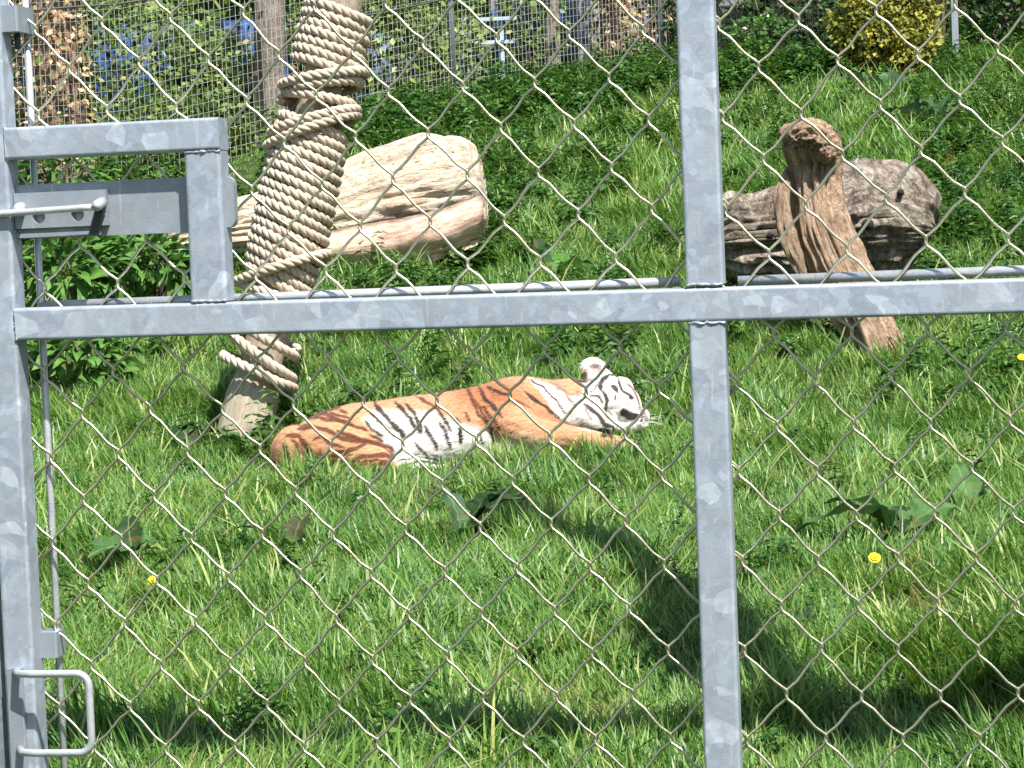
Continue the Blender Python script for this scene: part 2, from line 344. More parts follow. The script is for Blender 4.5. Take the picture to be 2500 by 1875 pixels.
b.add(v_+[(x, y+.006, z) for x, y, z in v_], [(0, 1, 2, 3), (7, 6, 5, 4), (0, 4, 5, 1), (1, 5, 6, 2), (2, 6, 7, 3), (3, 7, 4, 0)]); part(b, 'pin_shadow', DARKSTEEL_SHADOW)  # dark sliver shaped as the shadow the pin throws on the plate
# rounded lug on the lock upright
b = MB(); pr = [(-.3550, ZC+.1015)] + [(x, z) for x, _, z in arc((-.3550, ZC+.092), .0105, 80, 0, 6)] + [(x, z) for x, _, z in arc((-.3550, ZC+.048), .0105, 0, -70, 6)] + [(-.3550, ZC+.0385)]
n = len(pr); b.add([(x, .016, z) for x, z in pr]+[(x, .032, z) for x, z in pr], [tuple(range(n)), tuple(range(n, 2*n))[::-1]]+[(i, n+i, n+(i+1) % n, (i+1) % n) for i in range(n)]); part(b, 'keep_lug', GALV2)
# D handle on its flat bar
b = MB(); x1, z0_, z1_ = -.5475, ZC-.613, ZC-.5125; rr = .016
P = [(-.655, -.004, z1_), (-.64, -.030, z1_)] + [(-.62, -.034, z1_), (x1-rr, -.034, z1_)] + arc((x1-rr, z1_-rr), rr, 80, 0, 6, -.034) + arc((x1-rr, z0_+rr), rr, 0, -80, 6, -.034) + [(x1-rr, -.034, z0_), (-.62, -.034, z0_), (-.64, -.030, z0_), (-.655, -.004, z0_)]
tube(b, P, .0049, 12); part(b, 'pull_handle', ROD, True)
b = MB(); box(b, -.6660, -.6450, -.0085, -.0005, ZC-.80, ZC-.510, .0012); part(b, 'handle_bar', GALV2)
# clamps and thin steel rods that hold the mesh
b = MB(); tube(b, [(-.6190, .058, .16), (-.6190, .058, 2.36)], .0047, 10); part(b, 'mesh_rod', ROD, True)
b = MB(); tube(b, [(-.6190, .058, ZC-.0515), (.205, .058, ZC-.0515)], .0062, 12); part(b, 'mesh_rod', ROD, True)
b = MB(); tube(b, [(.276, .058, ZC-.0535), (1.31, .058, ZC-.0535)], .0062, 12); part(b, 'mesh_rod', ROD, True)
b = MB(); box(b, -.6370, -.6105, .030, .066, ZC-.5030, ZC-.4700, .003); part(b, 'rod_clamp', GALV2)
b = MB(); box(b, -.6380, -.6110, .006, .066, ZC+.2950, ZC+.3280, .003); part(b, 'rod_clamp', GALV2)
b = MB(); tube(b, [(-.6235, .035, ZC+.296), (-.6235, .035, ZC+.275)], .004, 8); part(b, 'clamp_bolt', DARKSTEEL_SHADOW, True)
# wires: each zigzag wire of the chain link is one flattened spiral hooked into its neighbours
def wires(X0, Z0, hx, hz, ax, az, x_lo, x_hi, z_lo, z_hi, seed):
    rr = random.Random(seed); jit = {}
    def node(a, b_):
        if (a, b_) not in jit: jit[a, b_] = (rr.gauss(0, .0012), rr.gauss(0, .0012))
        j = jit[a, b_]; return X0+a*hx+ax*b_+j[0], Z0-b_*hz+az*a+j[1]
    for m in range(-20, 40):
        xc = X0+(m+.5)*hx
        if xc < x_lo or xc > x_hi: continue
        P = []
        b0 = int((Z0-z_hi)/hz)-1; b1 = int((Z0-z_lo)/hz)+1
        for b_ in range(b0, b1+1):
            left = (b_-m) % 2 == 0; a = m if left else m+1; x, z = node(a, b_)
            s = -1 if left else 1; e = .0004                # overshoot that hooks the neighbour
            y = .0465
            P += [(x+s*(e-.0014), y-s*.0014, z+.0060), (x+s*e, y, z), (x+s*(e-.0014), y+s*.0014, z-.0060)]
            # mid-point to the next node: "\" in front, "/" behind
            an = m+1 if left else m; x2, z2 = node(an, b_+1)
            f_ = -.0030 if left else .0034
            for t in (.28, .5, .72):
                tt = .5+(t-.5)*1.0; P.append((x+(x2-x)*tt, y+f_*(1 if t == .5 else .85), z+(z2-z)*tt+rr.gauss(0, .0004)))
        P = [p for p in catmull(P, 2)]
        P = [p for p in P if z_lo <= p[2] <= z_hi]
        run = []; last = None
        runs = []
        for p in P:
            if last is not None and (Vector(p)-Vector(last)).length > .05: runs.append(run); run = []
            run.append(p); last = p
        runs.append(run); b = MB()
        for q in runs:
            if len(q) > 2: tube(b, q, .0019, 7)
        if b.v: part(b, 'wire', WIRE, True)
ZB = ZC-.078
wires(-.4754, ZC-.2988, .0465, .0542, -.0004, .0006, -.672, .252, .16, ZB, 1)
wires(.3172, ZC-.2306, .0468, .0555, 0, -.0004, .236, 1.32, .16, ZB, 2)
wires(-.1015, ZC+.2542, .0458, .0550, .0001, .0006, -.672, .252, ZB, 2.39, 3)
wires(.3585, ZC+.2610, .0475, .0563, .0008, .0015, .236, 1.32, ZB, 2.39, 4)
# gate post at the far left edge
b = MB(); beam(b, (-.722, .03, -.1), (-.722, .03, 2.6), .08, .08, .006, (0, 1, 0), 4)
gp = b.build('gate_post', GALV); gp.location = (0, 3.0, 0); gp.rotation_euler = (0, 0, -TH); tag(gp, 'galvanised square post at the left edge of the picture beside the gate', 'post')

# ================================================================== WRAPPED POLE
YP = 13.0
pole = empty('climbing_pole', W(592, 1085, YP)); tag(pole, 'leaning timber pole wrapped in thick pale rope behind the tiger', 'pole')
PB = pole.location.copy()
A0, A1 = Vector((0, 0, 0)), W(846, -60, YP+.15)-PB
pax = (A1-A0).normalized(); pxx = Vector((0, 1, 0)).cross(pax).normalized()*1; pyy = pax.cross(pxx)
if pxx.x < 0: pxx = -pxx; pyy = pax.cross(pxx)
if pyy.y < 0: pyy = -pyy
PL = (A1-A0).length
def lofted(mb, P, rad, n, disp, cap=True):
    "displaced round body along P; returns the grain coordinates"
    P = [Vector(p) for p in P]; N_ = len(P); luv = []; base = len(mb.v); v = []; dist = 0
    t = [(P[min(i+1, N_-1)]-P[max(i-1, 0)]).normalized() for i in range(N_)]
    a = Vector((0, 1, 0)) if abs(t[0].y) < .9 else Vector((0, 0, 1)); x = (a-t[0]*a.dot(t[0])).normalized()
    for i in range(N_):
        if i: dist += (P[i]-P[i-1]).length
        x = (x-t[i]*x.dot(t[i])).normalized(); y = t[i].cross(x)
        for k in range(n):
            th = 2*math.pi*k/n; rr = rad[i] if not callable(rad) else rad(i/(N_-1), th)
            d = disp(dist, th, rr); q = P[i]+(x*math.cos(th)+y*math.sin(th))*(rr+d); v.append(q); luv.append((math.cos(th)*rr, dist, math.sin(th)*rr))
    f = [(i*n+k, i*n+(k+1) % n, (i+1)*n+(k+1) % n, (i+1)*n+k) for i in range(N_-1) for k in range(n)]
    if cap:
        for i0, flip in ((0, True), (N_-1, False)):
            c_ = sum((v[i0*n+k] for k in range(n)), Vector())/n + t[i0]*(.02 if not flip else -.02); v.append(c_); luv.append((0, dist if not flip else 0, 0)); ci = len(v)-1
            f += [((i0*n+(k+1) % n, i0*n+k, ci) if flip else (i0*n+k, i0*n+(k+1) % n, ci)) for k in range(n)]
    mb.add(v, f); mb.a.setdefault('luv', []).extend(luv)
def build_luv(mb, name, mat, par=None, smooth=True):
    me = mb.mesh(name, smooth); a = me.attributes.new('luv', 'FLOAT_VECTOR', 'POINT'); a.data.foreach_set('vector', np.asarray(mb.a['luv'], np.float32).ravel())
    return mb.build(name, mat, par, smooth, me)
b = MB(); n = 60
lofted(b, [A0.lerp(A1, i/n) - pax*(.25 if i == 0 else 0) for i in range(n+1)], [float(np.interp(i/n, [0, .10, .16, .9, 1], [.152, .142, .112, .112, .125])) for i in range(n+1)], 32, lambda d, th, r_: .012*fbm((math.cos(th)*r_*4, math.sin(th)*r_*4, d*.6), 3, 4))
build_luv(b, 'trunk', POLEW, pole)
def rope_along(C_, rope_r, name, par, lay=.135, seg=.011, phase=0):
    "three twisted strands round a centre line"
    C_ = [Vector(p) for p in C_]
    L = [0]
    for i in range(1, len(C_)): L.append(L[-1]+(C_[i]-C_[i-1]).length)
    n = max(4, int(L[-1]/seg)); arr = np.array([tuple(p) for p in C_]); s = np.linspace(0, L[-1], n+1)
    P = np.stack([np.interp(s, L, arr[:, k]) for k in range(3)], 1); T = np.gradient(P, axis=0); T /= np.linalg.norm(T, axis=1)[:, None]
    ref = np.cross(T, np.array(pax)); ref /= np.linalg.norm(ref, axis=1)[:, None]+1e-9; B_ = np.cross(T, ref)
    b = MB(); luv = []; sr = rope_r*.54; orb = rope_r*.50; ns = 7
    for q in range(3):
        ph = 2*math.pi*(s/lay)+q*2.0944+phase
        cen = P+orb*(np.cos(ph)[:, None]*ref+np.sin(ph)[:, None]*B_)
        d = np.gradient(cen, axis=0); d /= np.linalg.norm(d, axis=1)[:, None]; e1 = np.cross(d, ref+.001); e1 /= np.linalg.norm(e1, axis=1)[:, None]; e2 = np.cross(d, e1)
        ring = np.stack([cen+sr*(math.cos(6.2832*k/ns)*e1+math.sin(6.2832*k/ns)*e2) for k in range(ns)], 1).reshape(-1, 3)
        f = [(i*ns+k, i*ns+(k+1) % ns, (i+1)*ns+(k+1) % ns, (i+1)*ns+k) for i in range(n) for k in range(ns)]+[tuple(range(ns))[::-1], tuple(range(n*ns, n*ns+ns))]
        b.add(ring.tolist(), f)
        luv += [(.05*math.cos(6.2832*k/ns)+q, float(s[i]), .05*math.sin(6.2832*k/ns)) for i in range(n+1) for k in range(ns)]
    b.a['luv'] = luv; return build_luv(b, name, ROPE, par)
def on_pole(ypx):                      # fraction along the pole at a height in the photo
    return (1085-ypx)/(1085+60)
rope_r = .0275
def coil(y_from, y_to, turns, R_, tilt, name='rope', ph=0.0, wob=.012, rk=None):
    n = int(turns*44); pts = []
    for i in range(n+1):
        t = i/n; th = -2*math.pi*turns*t+ph; f_ = on_pole(y_from+(y_to-y_from)*t)
        tl = tilt(t) if callable(tilt) else tilt; rr_ = (R_(t, th) if callable(R_) else R_)*(1+.0)
        w_ = wob*mn.noise(Vector((math.floor(turns*t+.5)*3.1, math.cos(th), math.sin(th))))
        c_ = A0.lerp(A1, f_)
        pts.append(c_+pxx*math.cos(th)*(rr_+w_)+pyy*math.sin(th)*(rr_+w_)*1.0+pax*(-tl*math.cos(th)*1.0+w_*.5))
    return rope_along(pts, rk or rope_r, name, pole)
pr_ = .137+rope_r
# tight lower wrap, tight upper wrap, slack loops between and below (the rope climbs from bottom to top)
coil(700, 305, 16.6, lambda t, th: pr_+.008+.018*math.sin(t*3.0), lambda t: .055-.035*t, ph=.4)
coil(178, 20, 7.2, lambda t, th: pr_+.012-.008*t, .012, ph=2.2)
coil(262, 232, 1.0, pr_+.015, -.02, ph=2.6); coil(232, 208, .9, pr_+.03, -.075, ph=3.4)
coil(300, 292, 1.05, pr_+.045, -.11, ph=2.0); coil(325, 315, 1.0, pr_+.05, -.135, ph=2.0)
coil(200, 188, 1.02, pr_+.045, -.085, ph=2.3)
coil(660, 652, 1.0, pr_+.06, -.13, ph=2.4); coil(730, 715, 1.1, pr_+.03, .02, ph=2.0)
coil(835, 812, 1.2, pr_+.01, .05, ph=1.0); coil(878, 862, 1.0, pr_+.02, .075, ph=2.0); coil(915, 902, 1.06, pr_+.035, .04, ph=2.4)
b = MB()
for i in range(2600):
    f_ = random.random()**.9*.97+.12; th = random.uniform(0, 6.283); d0 = pxx*math.cos(th)+pyy*math.sin(th); p = A0.lerp(A1, min(f_, .99))+d0*(pr_+random.uniform(.012, .035)); e = p+d0*random.uniform(.004, .016)+pax*random.gauss(-.004, .012)+Vector((random.gauss(0, .010), 0, random.gauss(0, .008)))
    sd = Vector((.0007, 0, .0005)); b.add([p-sd, p+sd, e], [(0, 1, 2)])
b.build('rope_fibres', ROPE, pole)['kind'] = 'stuff'
FOOT.append((PB.x, YP, PB.x, YP, .2))

# ================================================================== LOGS
def log_thing(name, label, px_pts, Ys, rads, mat, n=56, amp=.03, seed=0, along=3, cut=None, flat=None):
    root = empty(name, W(px_pts[0][0], px_pts[0][1], Ys[0])); tag(root, label, 'log')
    P = [W(x, y, q)-root.location for (x, y), q in zip(px_pts, Ys)]; m = 22; CP = catmull(P, m); NN = len(CP)
    RR = np.interp(np.linspace(0, 1, NN), np.linspace(0, 1, len(rads)), rads)
    def disp(d, th, r_):
        q = (math.cos(th)*2.2, math.sin(th)*2.2, d*.55)
        v = amp*fbm(q, 1.6, 5, seed) - amp*.8*max(0, 1-abs(mn.noise(Vector((math.cos(th)*4, math.sin(th)*4, d*.5+seed))))*9)
        v += amp*.5*mn.noise(Vector((th*5, d*along, seed))) - amp*.55*max(0, 1-abs(mn.noise(Vector((math.cos(th)*9, math.sin(th)*9, d*1.3+seed))))*7) + amp*.3*mn.noise(Vector((math.cos(th)*14, math.sin(th)*14, d*9)))
        if flat: v += flat(d, th, r_)
        return v
    b = MB(); lofted(b, CP, list(RR), n, disp)
    # uneven broken ends
    build_luv(b, 'wood', mat, root); return root
YG = 16.8
big = log_thing('bleached_log', 'big pale bleached log lying on the bank behind the rope wrapped pole', [(330, 612), (480, 585), (640, 560), (780, 532), (930, 500), (1060, 476), (1150, 462), (1178, 458)],
    [16.8, 16.9, 17.0, 17.1, 17.2, 17.25, 17.3, 17.3], [.10, .19, .25, .31, .385, .415, .36, .24], LOGW, 150, .040, 2)
# pink split face on the lower flank: a proud slab of heart wood with a dark crack above it
def slab(root, pts_top, pts_bot, Y, out, mat, name):
    n = 26; m = 8; v = []; luv = []; b = MB()
    tp = catmull([W(x, y, Y-out[0]) for x, y in pts_top], n//(len(pts_top)-1)); bt = catmull([W(x, y, Y-out[1]) for x, y in pts_bot], n//(len(pts_bot)-1)); k_ = min(len(tp), len(bt))
    for i in range(k_):
        for j in range(m+1):
            t = j/m; p = tp[i].lerp(bt[i], t)-root.location; p.y -= .10*math.sin(math.pi*min(1, t*1.15))+.02*fbm(p, 7, 4, 5); v.append(p); luv.append((t*.4, i*.06, 0))
    f = [(i*(m+1)+j, (i+1)*(m+1)+j, (i+1)*(m+1)+j+1, i*(m+1)+j+1) for i in range(k_-1) for j in range(m)]
    nb = len(v); v += [p+Vector((0, .16, 0)) for p in v[:nb]]; luv += luv[:nb]
    f += [(nb+a, nb+d, nb+c_, nb+b_) for a, b_, c_, d in f[:]]
    ed = [i*(m+1) for i in range(k_)]+[(k_-1)*(m+1)+j for j in range(1, m+1)]+[i*(m+1)+m for i in range(k_-2, -1, -1)]+[j for j in range(m-1, 0, -1)]
    f += [(ed[i], ed[(i+1) % len(ed)], nb+ed[(i+1) % len(ed)], nb+ed[i]) for i in range(len(ed))]
    b.add(v, f); b.a['luv'] = luv; build_luv(b, name, mat, root)
slab(big, [(800, 565), (900, 545), (1000, 528), (1090, 505), (1178, 470)], [(800, 668), (900, 662), (1000, 648), (1090, 628), (1184, 590)], YG+.22, (.46, .47), LOGP, 'split_face')
for xa, ya in ((330, 612), (640, 560), (930, 500), (1170, 458)):
    pass
p0, p1 = W(480, 600, YG), W(1170, 560, YG); FOOT.append((p0.x, YG+.2, p1.x, YG+.2, .20))
YS = 14.2
st = log_thing('standing_stump', 'upright brown knobbly headed stump leaning against the rotten trunk', [(2165, 900), (2120, 800), (2068, 700), (2030, 620), (2002, 540), (1990, 450), (1985, 385), (1972, 342), (1972, 318)],
    [14.1, 14.15, 14.2, 14.25, 14.3, 14.35, 14.35, 14.3, 14.3], [.150, .148, .165, .165, .150, .138, .142, .150, .11], BARK1, 110, .036, 9)
b = MB(); hp = [W(x, y, 14.2)-st.location for x, y in ((1922, 352), (1940, 334), (1972, 328), (2000, 338), (2014, 362), (2012, 395))]
lofted(b, catmull(hp, 12), [float(x) for x in np.interp(np.linspace(0, 1, 61), [0, .12, .5, .88, 1], [.03, .075, .092, .075, .03])], 72, lambda d, th, r_: .03*fbm((math.cos(th), math.sin(th), d*4), 2.5, 4, 3)+.02*fbm((math.cos(th), math.sin(th), d*9), 7, 3, 3)); build_luv(b, 'burr_head', BARK1, st)
b = MB(); hp = [W(x, y, 14.1)-st.location for x, y in ((1890, 560), (1905, 480), (1925, 400))]
sp = [W(1888, 590, 14.15), W(1950, 690, 14.1), W(1924, 560, 14.15), W(1932, 470, 14.2), W(1926, 400, 14.2), W(1905, 455, 14.2)]
b = MB(); hp = [W(1968, 690, 14.12)-st.location, W(1938, 610, 14.14)-st.location, W(1915, 530, 14.2)-st.location, W(1912, 470, 14.25)-st.location, W(1920, 415, 14.3)-st.location]
lofted(b, catmull(hp, 12), [float(x) for x in np.interp(np.linspace(0, 1, 49), [0, .3, .7, 1], [.028, .062, .060, .012])], 28, lambda d, th, r_: -r_*.45*abs(math.sin(th*1.5+.6))+.016*fbm((math.cos(th)*2, math.sin(th)*2, d*1.5), 5, 4, 8)); build_luv(b, 'split_plank', BARK1, st)
p0 = W(2165, 880, 14.1); FOOT.append((p0.x, 14.1, p0.x-.2, 14.3, .13))
rot = log_thing('rotten_trunk', 'grey brown rotten trunk lying behind the knobbly stump', [(1745, 590), (1790, 582), (1850, 578), (1960, 566), (2080, 545), (2180, 540), (2248, 550), (2276, 560)],
    [15.1, 15.1, 15.1, 15.15, 15.2, 15.2, 15.2, 15.2], [.20, .265, .27, .30, .355, .34, .25, .10], ROT, 150, .060, 4, 6)
b = MB(); 
KN = m_plain('dark_knot', (.015, .01, .008), .9)
for x, y, r_, Y_ in ((2120, 548, .035, 14.80), (1880, 575, .02, 14.82), (2200, 470, .02, 14.9)):
    b = MB(); c_ = W(x, y, Y_)-rot.location; tube(b, [c_, c_+Vector((.0, .05, 0))], r_, 10); b.build('knot_hole', KN, rot, True)
p0, p1 = W(1760, 640, 14.9), W(2270, 640, 14.9); FOOT.append((p0.x, 15.1, p1.x, 15.1, .16))

# ================================================================== TIGER
TY = 12.15; s = TY/F
tiger = W(1100, 1150, TY)
ca, sa_ = math.cos(ROLL), math.sin(ROLL)
def T(px, py, y=0): return Vector(((px-1100)*s, y, (1150-py)*s))
def za(*P): return [(600+x/3.687, 830+y/3.687) for x, y in P]
def zb(*P): return [(1100+x/3.568, 830+y/3.568) for x, y in P]
def zc(*P): return [(1350+x/6.637, 850+y/6.637) for x, y in P]
parts = MB()
def ell(cx_, cz_, rx, rz, cy_, ry, rotd=0, n=20):
    v = []; f = []; ro = R(rotd)
    for i in range(n+1):
        ph = math.pi*i/n
        for j in range(n):
            a = 2*math.pi*j/n; x = math.sin(ph)*math.cos(a)*rx*s; y = math.sin(ph)*math.sin(a)*ry; z = math.cos(ph)*rz*s
            x, z = x*math.cos(ro)+z*math.sin(ro), -x*math.sin(ro)+z*math.cos(ro); v.append(T(cx_, cz_, cy_)+Vector((x, y, z)))
    f = [(i*n+j, i*n+(j+1) % n, (i+1)*n+(j+1) % n, (i+1)*n+j) for i in range(n) for j in range(n)]
    parts.add(v, f)
def limb(P, rads, ymul=1.0):
    Q = catmull([T(x, z, y) for x, z, y in P], 6); rr = np.interp(np.linspace(0, 1, len(Q)), np.linspace(0, 1, len(rads)), rads)*s
    tube(parts, Q, list(rr), 16); 
    for q, r_ in ((Q[0], rr[0]), (Q[-1], rr[-1])):
        ell(1100+q.x/s, 1150-q.z/s, r_/s, r_/s, q.y, float(r_))
# trunk of the body: cross sections between the back line and the belly line of the photograph
st_ = [(662, 1120, 1175, .03, .05), (678, 1090, 1180, .02, .10), (700, 1060, 1182, .01, .15), (735, 1032, 1184, 0, .19), (770, 1009, 1184, 0, .21), (817, 994, 1182, 0, .22), (858, 984, 1180, 0, .215), (925, 978, 1175, 0, .205), (1000, 966, 1165, 0, .205),
       (1061, 960, 1155, 0, .21), (1115, 952, 1148, 0, .22), (1170, 941, 1142, 0, .225), (1234, 922, 1138, 0, .23), (1268, 918, 1135, .01, .225), (1310, 923, 1125, .02, .20), (1347, 928, 1110, .02, .17), (1385, 925, 1095, .02, .15), (1420, 928, 1080, .02, .13), (1450, 935, 1072, .01, .11)]
v = []; ns = 32
for x, tp, bt, yc, ry in st_:
    for k in range(ns):
        a = 2*math.pi*k/ns; cc, ss = math.cos(a), math.sin(a); e = .85
        v.append(T(x, (tp+bt)/2-(bt-tp)/2*math.copysign(abs(ss)**e, ss), yc+ry*math.copysign(abs(cc)**e, cc)))
f = [(i*ns+k, i*ns+(k+1) % ns, (i+1)*ns+(k+1) % ns, (i+1)*ns+k) for i in range(len(st_)-1) for k in range(ns)]+[tuple(range(ns))[::-1], tuple(range((len(st_)-1)*ns, len(st_)*ns))]
parts.add(v, f)
ell(835, 1085, 118, 66, -.13, .13, 8)                 # thigh, towards the camera
ell(722, 1094, 52, 62, -.10, .10); ell(698, 1106, 36, 58, -.05, .10)
limb([(880, 1110, -.20), (960, 1122, -.27), (1030, 1128, -.29), (1078, 1138, -.30)], [44, 30, 21, 17])    # hind leg
ell(1082, 1140, 26, 15, -.31, .04)
limb([(700, 1150, -.02), (660, 1165, -.05), (610, 1175, -.02), (560, 1180, .04)], [22, 15, 12, 9])        # tail in the grass
ell(1245, 1000, 78, 72, -.10, .13, 20)                # shoulder
limb([(1225, 1020, -.16), (1300, 1050, -.25), (1390, 1060, -.30), (1470, 1072, -.33), (1516, 1076, -.33)], [54, 40, 30, 24, 20])
ell(1518, 1078, 27, 18, -.34, .05)
limb([(1200, 1075, -.14), (1280, 1092, -.22), (1380, 1098, -.26), (1450, 1103, -.28)], [38, 26, 19, 15])   # lower foreleg
ell(1395, 1000, 62, 68, -.02, .13, 25)                # throat ruff
ell(1468, 975, 58, 60, -.02, .125, 35)                # skull
ell(1455, 1022, 62, 42, -.06, .10, 25)                # cheek
ell(1506, 962, 36, 48, -.03, .09, 40); ell(1520, 988, 48, 46, -.04, .095, 35)                # brow and cheek
ell(1530, 1008, 52, 34, -.05, .075, 35)               # muzzle
ell(1552, 1018, 36, 26, -.06, .06, 30)
ell(1535, 1038, 50, 20, -.07, .05, -8)                # lower jaw
ell(1570, 1012, 17, 15, -.075, .035, 30)              # nose
ell(1449, 896, 33, 25, -.05, .030, 10); ell(1455, 908, 33, 22, -.045, .035, 15); ell(1466, 922, 38, 26, -.04, .05, 15)          # ear
me = parts.mesh('tiger_raw'); ro = bpy.data.objects.new('tiger_raw', me); C.objects.link(ro)
md = ro.modifiers.new('r', 'REMESH'); md.mode = 'VOXEL'; md.voxel_size = .0065; md.use_smooth_shade = True
ms = ro.modifiers.new('s', 'SMOOTH'); ms.factor = .5; ms.iterations = 5
bpy.context.view_layer.update(); dg = bpy.context.evaluated_depsgraph_get()
tm = bpy.data.meshes.new_from_object(ro.evaluated_get(dg)); bpy.data.objects.remove(ro)
nv = len(tm.vertices); co_ = np.empty(nv*3, np.float32); tm.vertices.foreach_get('co', co_); co_ = co_.reshape(-1, 3)
nr = np.empty(nv*3, np.float32); tm.vertices.foreach_get('normal', nr); nr = nr.reshape(-1, 3)
# hollow ear, fine fur clumps
PX = co_[:, 0]/s+1100; PY = 1150-co_[:, 2]/s
earm = np.exp(-(((PX-1457)/15)**2+((PY-898)/10)**2))*(nr[:, 1] < 0); co_ += nr*(-.016*earm)[:, None]
fur = np.array([mn.noise(Vector((p[0]*16, p[1]*40, p[2]*40)))*.0035+mn.noise(Vector((p[0]*60, p[1]*110, p[2]*110)))*.0018 for p in co_.tolist()], np.float32)
co_ += nr*fur[:, None]; tm.vertices.foreach_set('co', co_.ravel())
wob = np.array([(mn.noise(Vector((p[0]*22, p[1]*10, p[2]*22))), mn.noise(Vector((p[0]*22+9, p[1]*10, p[2]*22+5)))) for p in co_.tolist()], np.float32)
QX, QY = PX+wob[:, 0]*4, PY+wob[:, 1]*4
def dseg(P, w0=None):
    d = np.full(nv, 1e9); tt = np.zeros(nv); L = len(P)-1
    for i in range(L):
        (ax, ay), (bx, by) = P[i], P[i+1]; dx, dy = bx-ax, by-ay; t = np.clip(((QX-ax)*dx+(QY-ay)*dy)/(dx*dx+dy*dy+1e-9), 0, 1)
        q = np.hypot(QX-ax-t*dx, QY-ay-t*dy); m_ = q < d; d = np.where(m_, q, d); tt = np.where(m_, (i+t)/L, tt)
    return d, tt
def inpoly(P, soft=6):
    ins = np.zeros(nv, bool); d = np.full(nv, 1e9); n_ = len(P)
    for i in range(n_):
        (ax, ay), (bx, by) = P[i], P[(i+1) % n_]
        c_ = ((ay > QY) != (by > QY)) & (QX < (bx-ax)*(QY-ay)/(by-ay+1e-9)+ax); ins ^= c_
        dx, dy = bx-ax, by-ay; t = np.clip(((QX-ax)*dx+(QY-ay)*dy)/(dx*dx+dy*dy+1e-9), 0, 1); d = np.minimum(d, np.hypot(QX-ax-t*dx, QY-ay-t*dy))
    sd = np.where(ins, d, -d); return np.clip(.5+sd/soft, 0, 1)
ORANGE = np.array((.54, .27, .145)); DEEP = np.array((.38, .135, .055)); WHITE = np.array((.80, .76, .70)); CREAM = np.array((.74, .56, .36)); BLACK = np.array((.035, .024, .020)); BROWN = np.array((.105, .036, .018)); GREY = np.array((.24, .17, .16))
colr = np.tile(ORANGE, (nv, 1)).astype(float)
def put(c_, a_): 
    global colr
    colr = colr*(1-a_[:, None])+np.asarray(c_)[None]*a_[:, None]
back = np.clip((co_[:, 1]+.02)/.12, 0, 1)
put(DEEP, np.clip(1.5-1.5*np.hypot((PX-1190)/130, (PY-955)/50), 0, 1)*.9); put(DEEP, back*.5)
wb = inpoly([(905, 1003), (940, 996), (1005, 998), (1058, 1001), (1085, 1012), (1112, 1024), (1150, 1032), (1178, 1042), (1205, 1060), (1215, 1200), (1000, 1200), (960, 1150), (968, 1118), (955, 1090), (930, 1062), (905, 1035), (890, 1018)], 16); put(WHITE, wb)
put(CREAM, inpoly([(1215, 1058), (1270, 1045), (1320, 1060), (1370, 1075), (1450, 1085), (1520, 1090), (1500, 1200), (1180, 1200)], 26)*.85)
put(WHITE, inpoly([(1210, 1075), (1340, 1088), (1450, 1100), (1440, 1200), (1190, 1200)], 20)*.7)
put(CREAM, inpoly([(870, 1125), (990, 1138), (1090, 1145), (1090, 1200), (640, 1200), (690, 1150)], 16)*.5)
arm = inpoly([(1225, 980), (1290, 1012), (1370, 1022), (1430, 1040), (1540, 1054), (1545, 1100), (1400, 1085), (1290, 1075), (1210, 1040)], 8)
tw = inpoly([(1290, 921), (1340, 938), (1372, 958), (1395, 966), (1420, 960), (1424, 910), (1400, 900), (1400, 850), (1490, 860), (1620, 1000), (1600, 1062), (1500, 1070), (1420, 1052), (1366, 1028), (1345, 990), (1322, 958)], 9)*(1-arm); put(WHITE, tw)
put(ORANGE, inpoly([(1345, 915), (1432, 915), (1425, 950), (1400, 962), (1375, 950)], 10)*.85)
put(ORANGE, inpoly([(1488, 905), (1520, 925), (1545, 955), (1566, 990), (1580, 985), (1560, 940), (1520, 905)], 5)*.45)
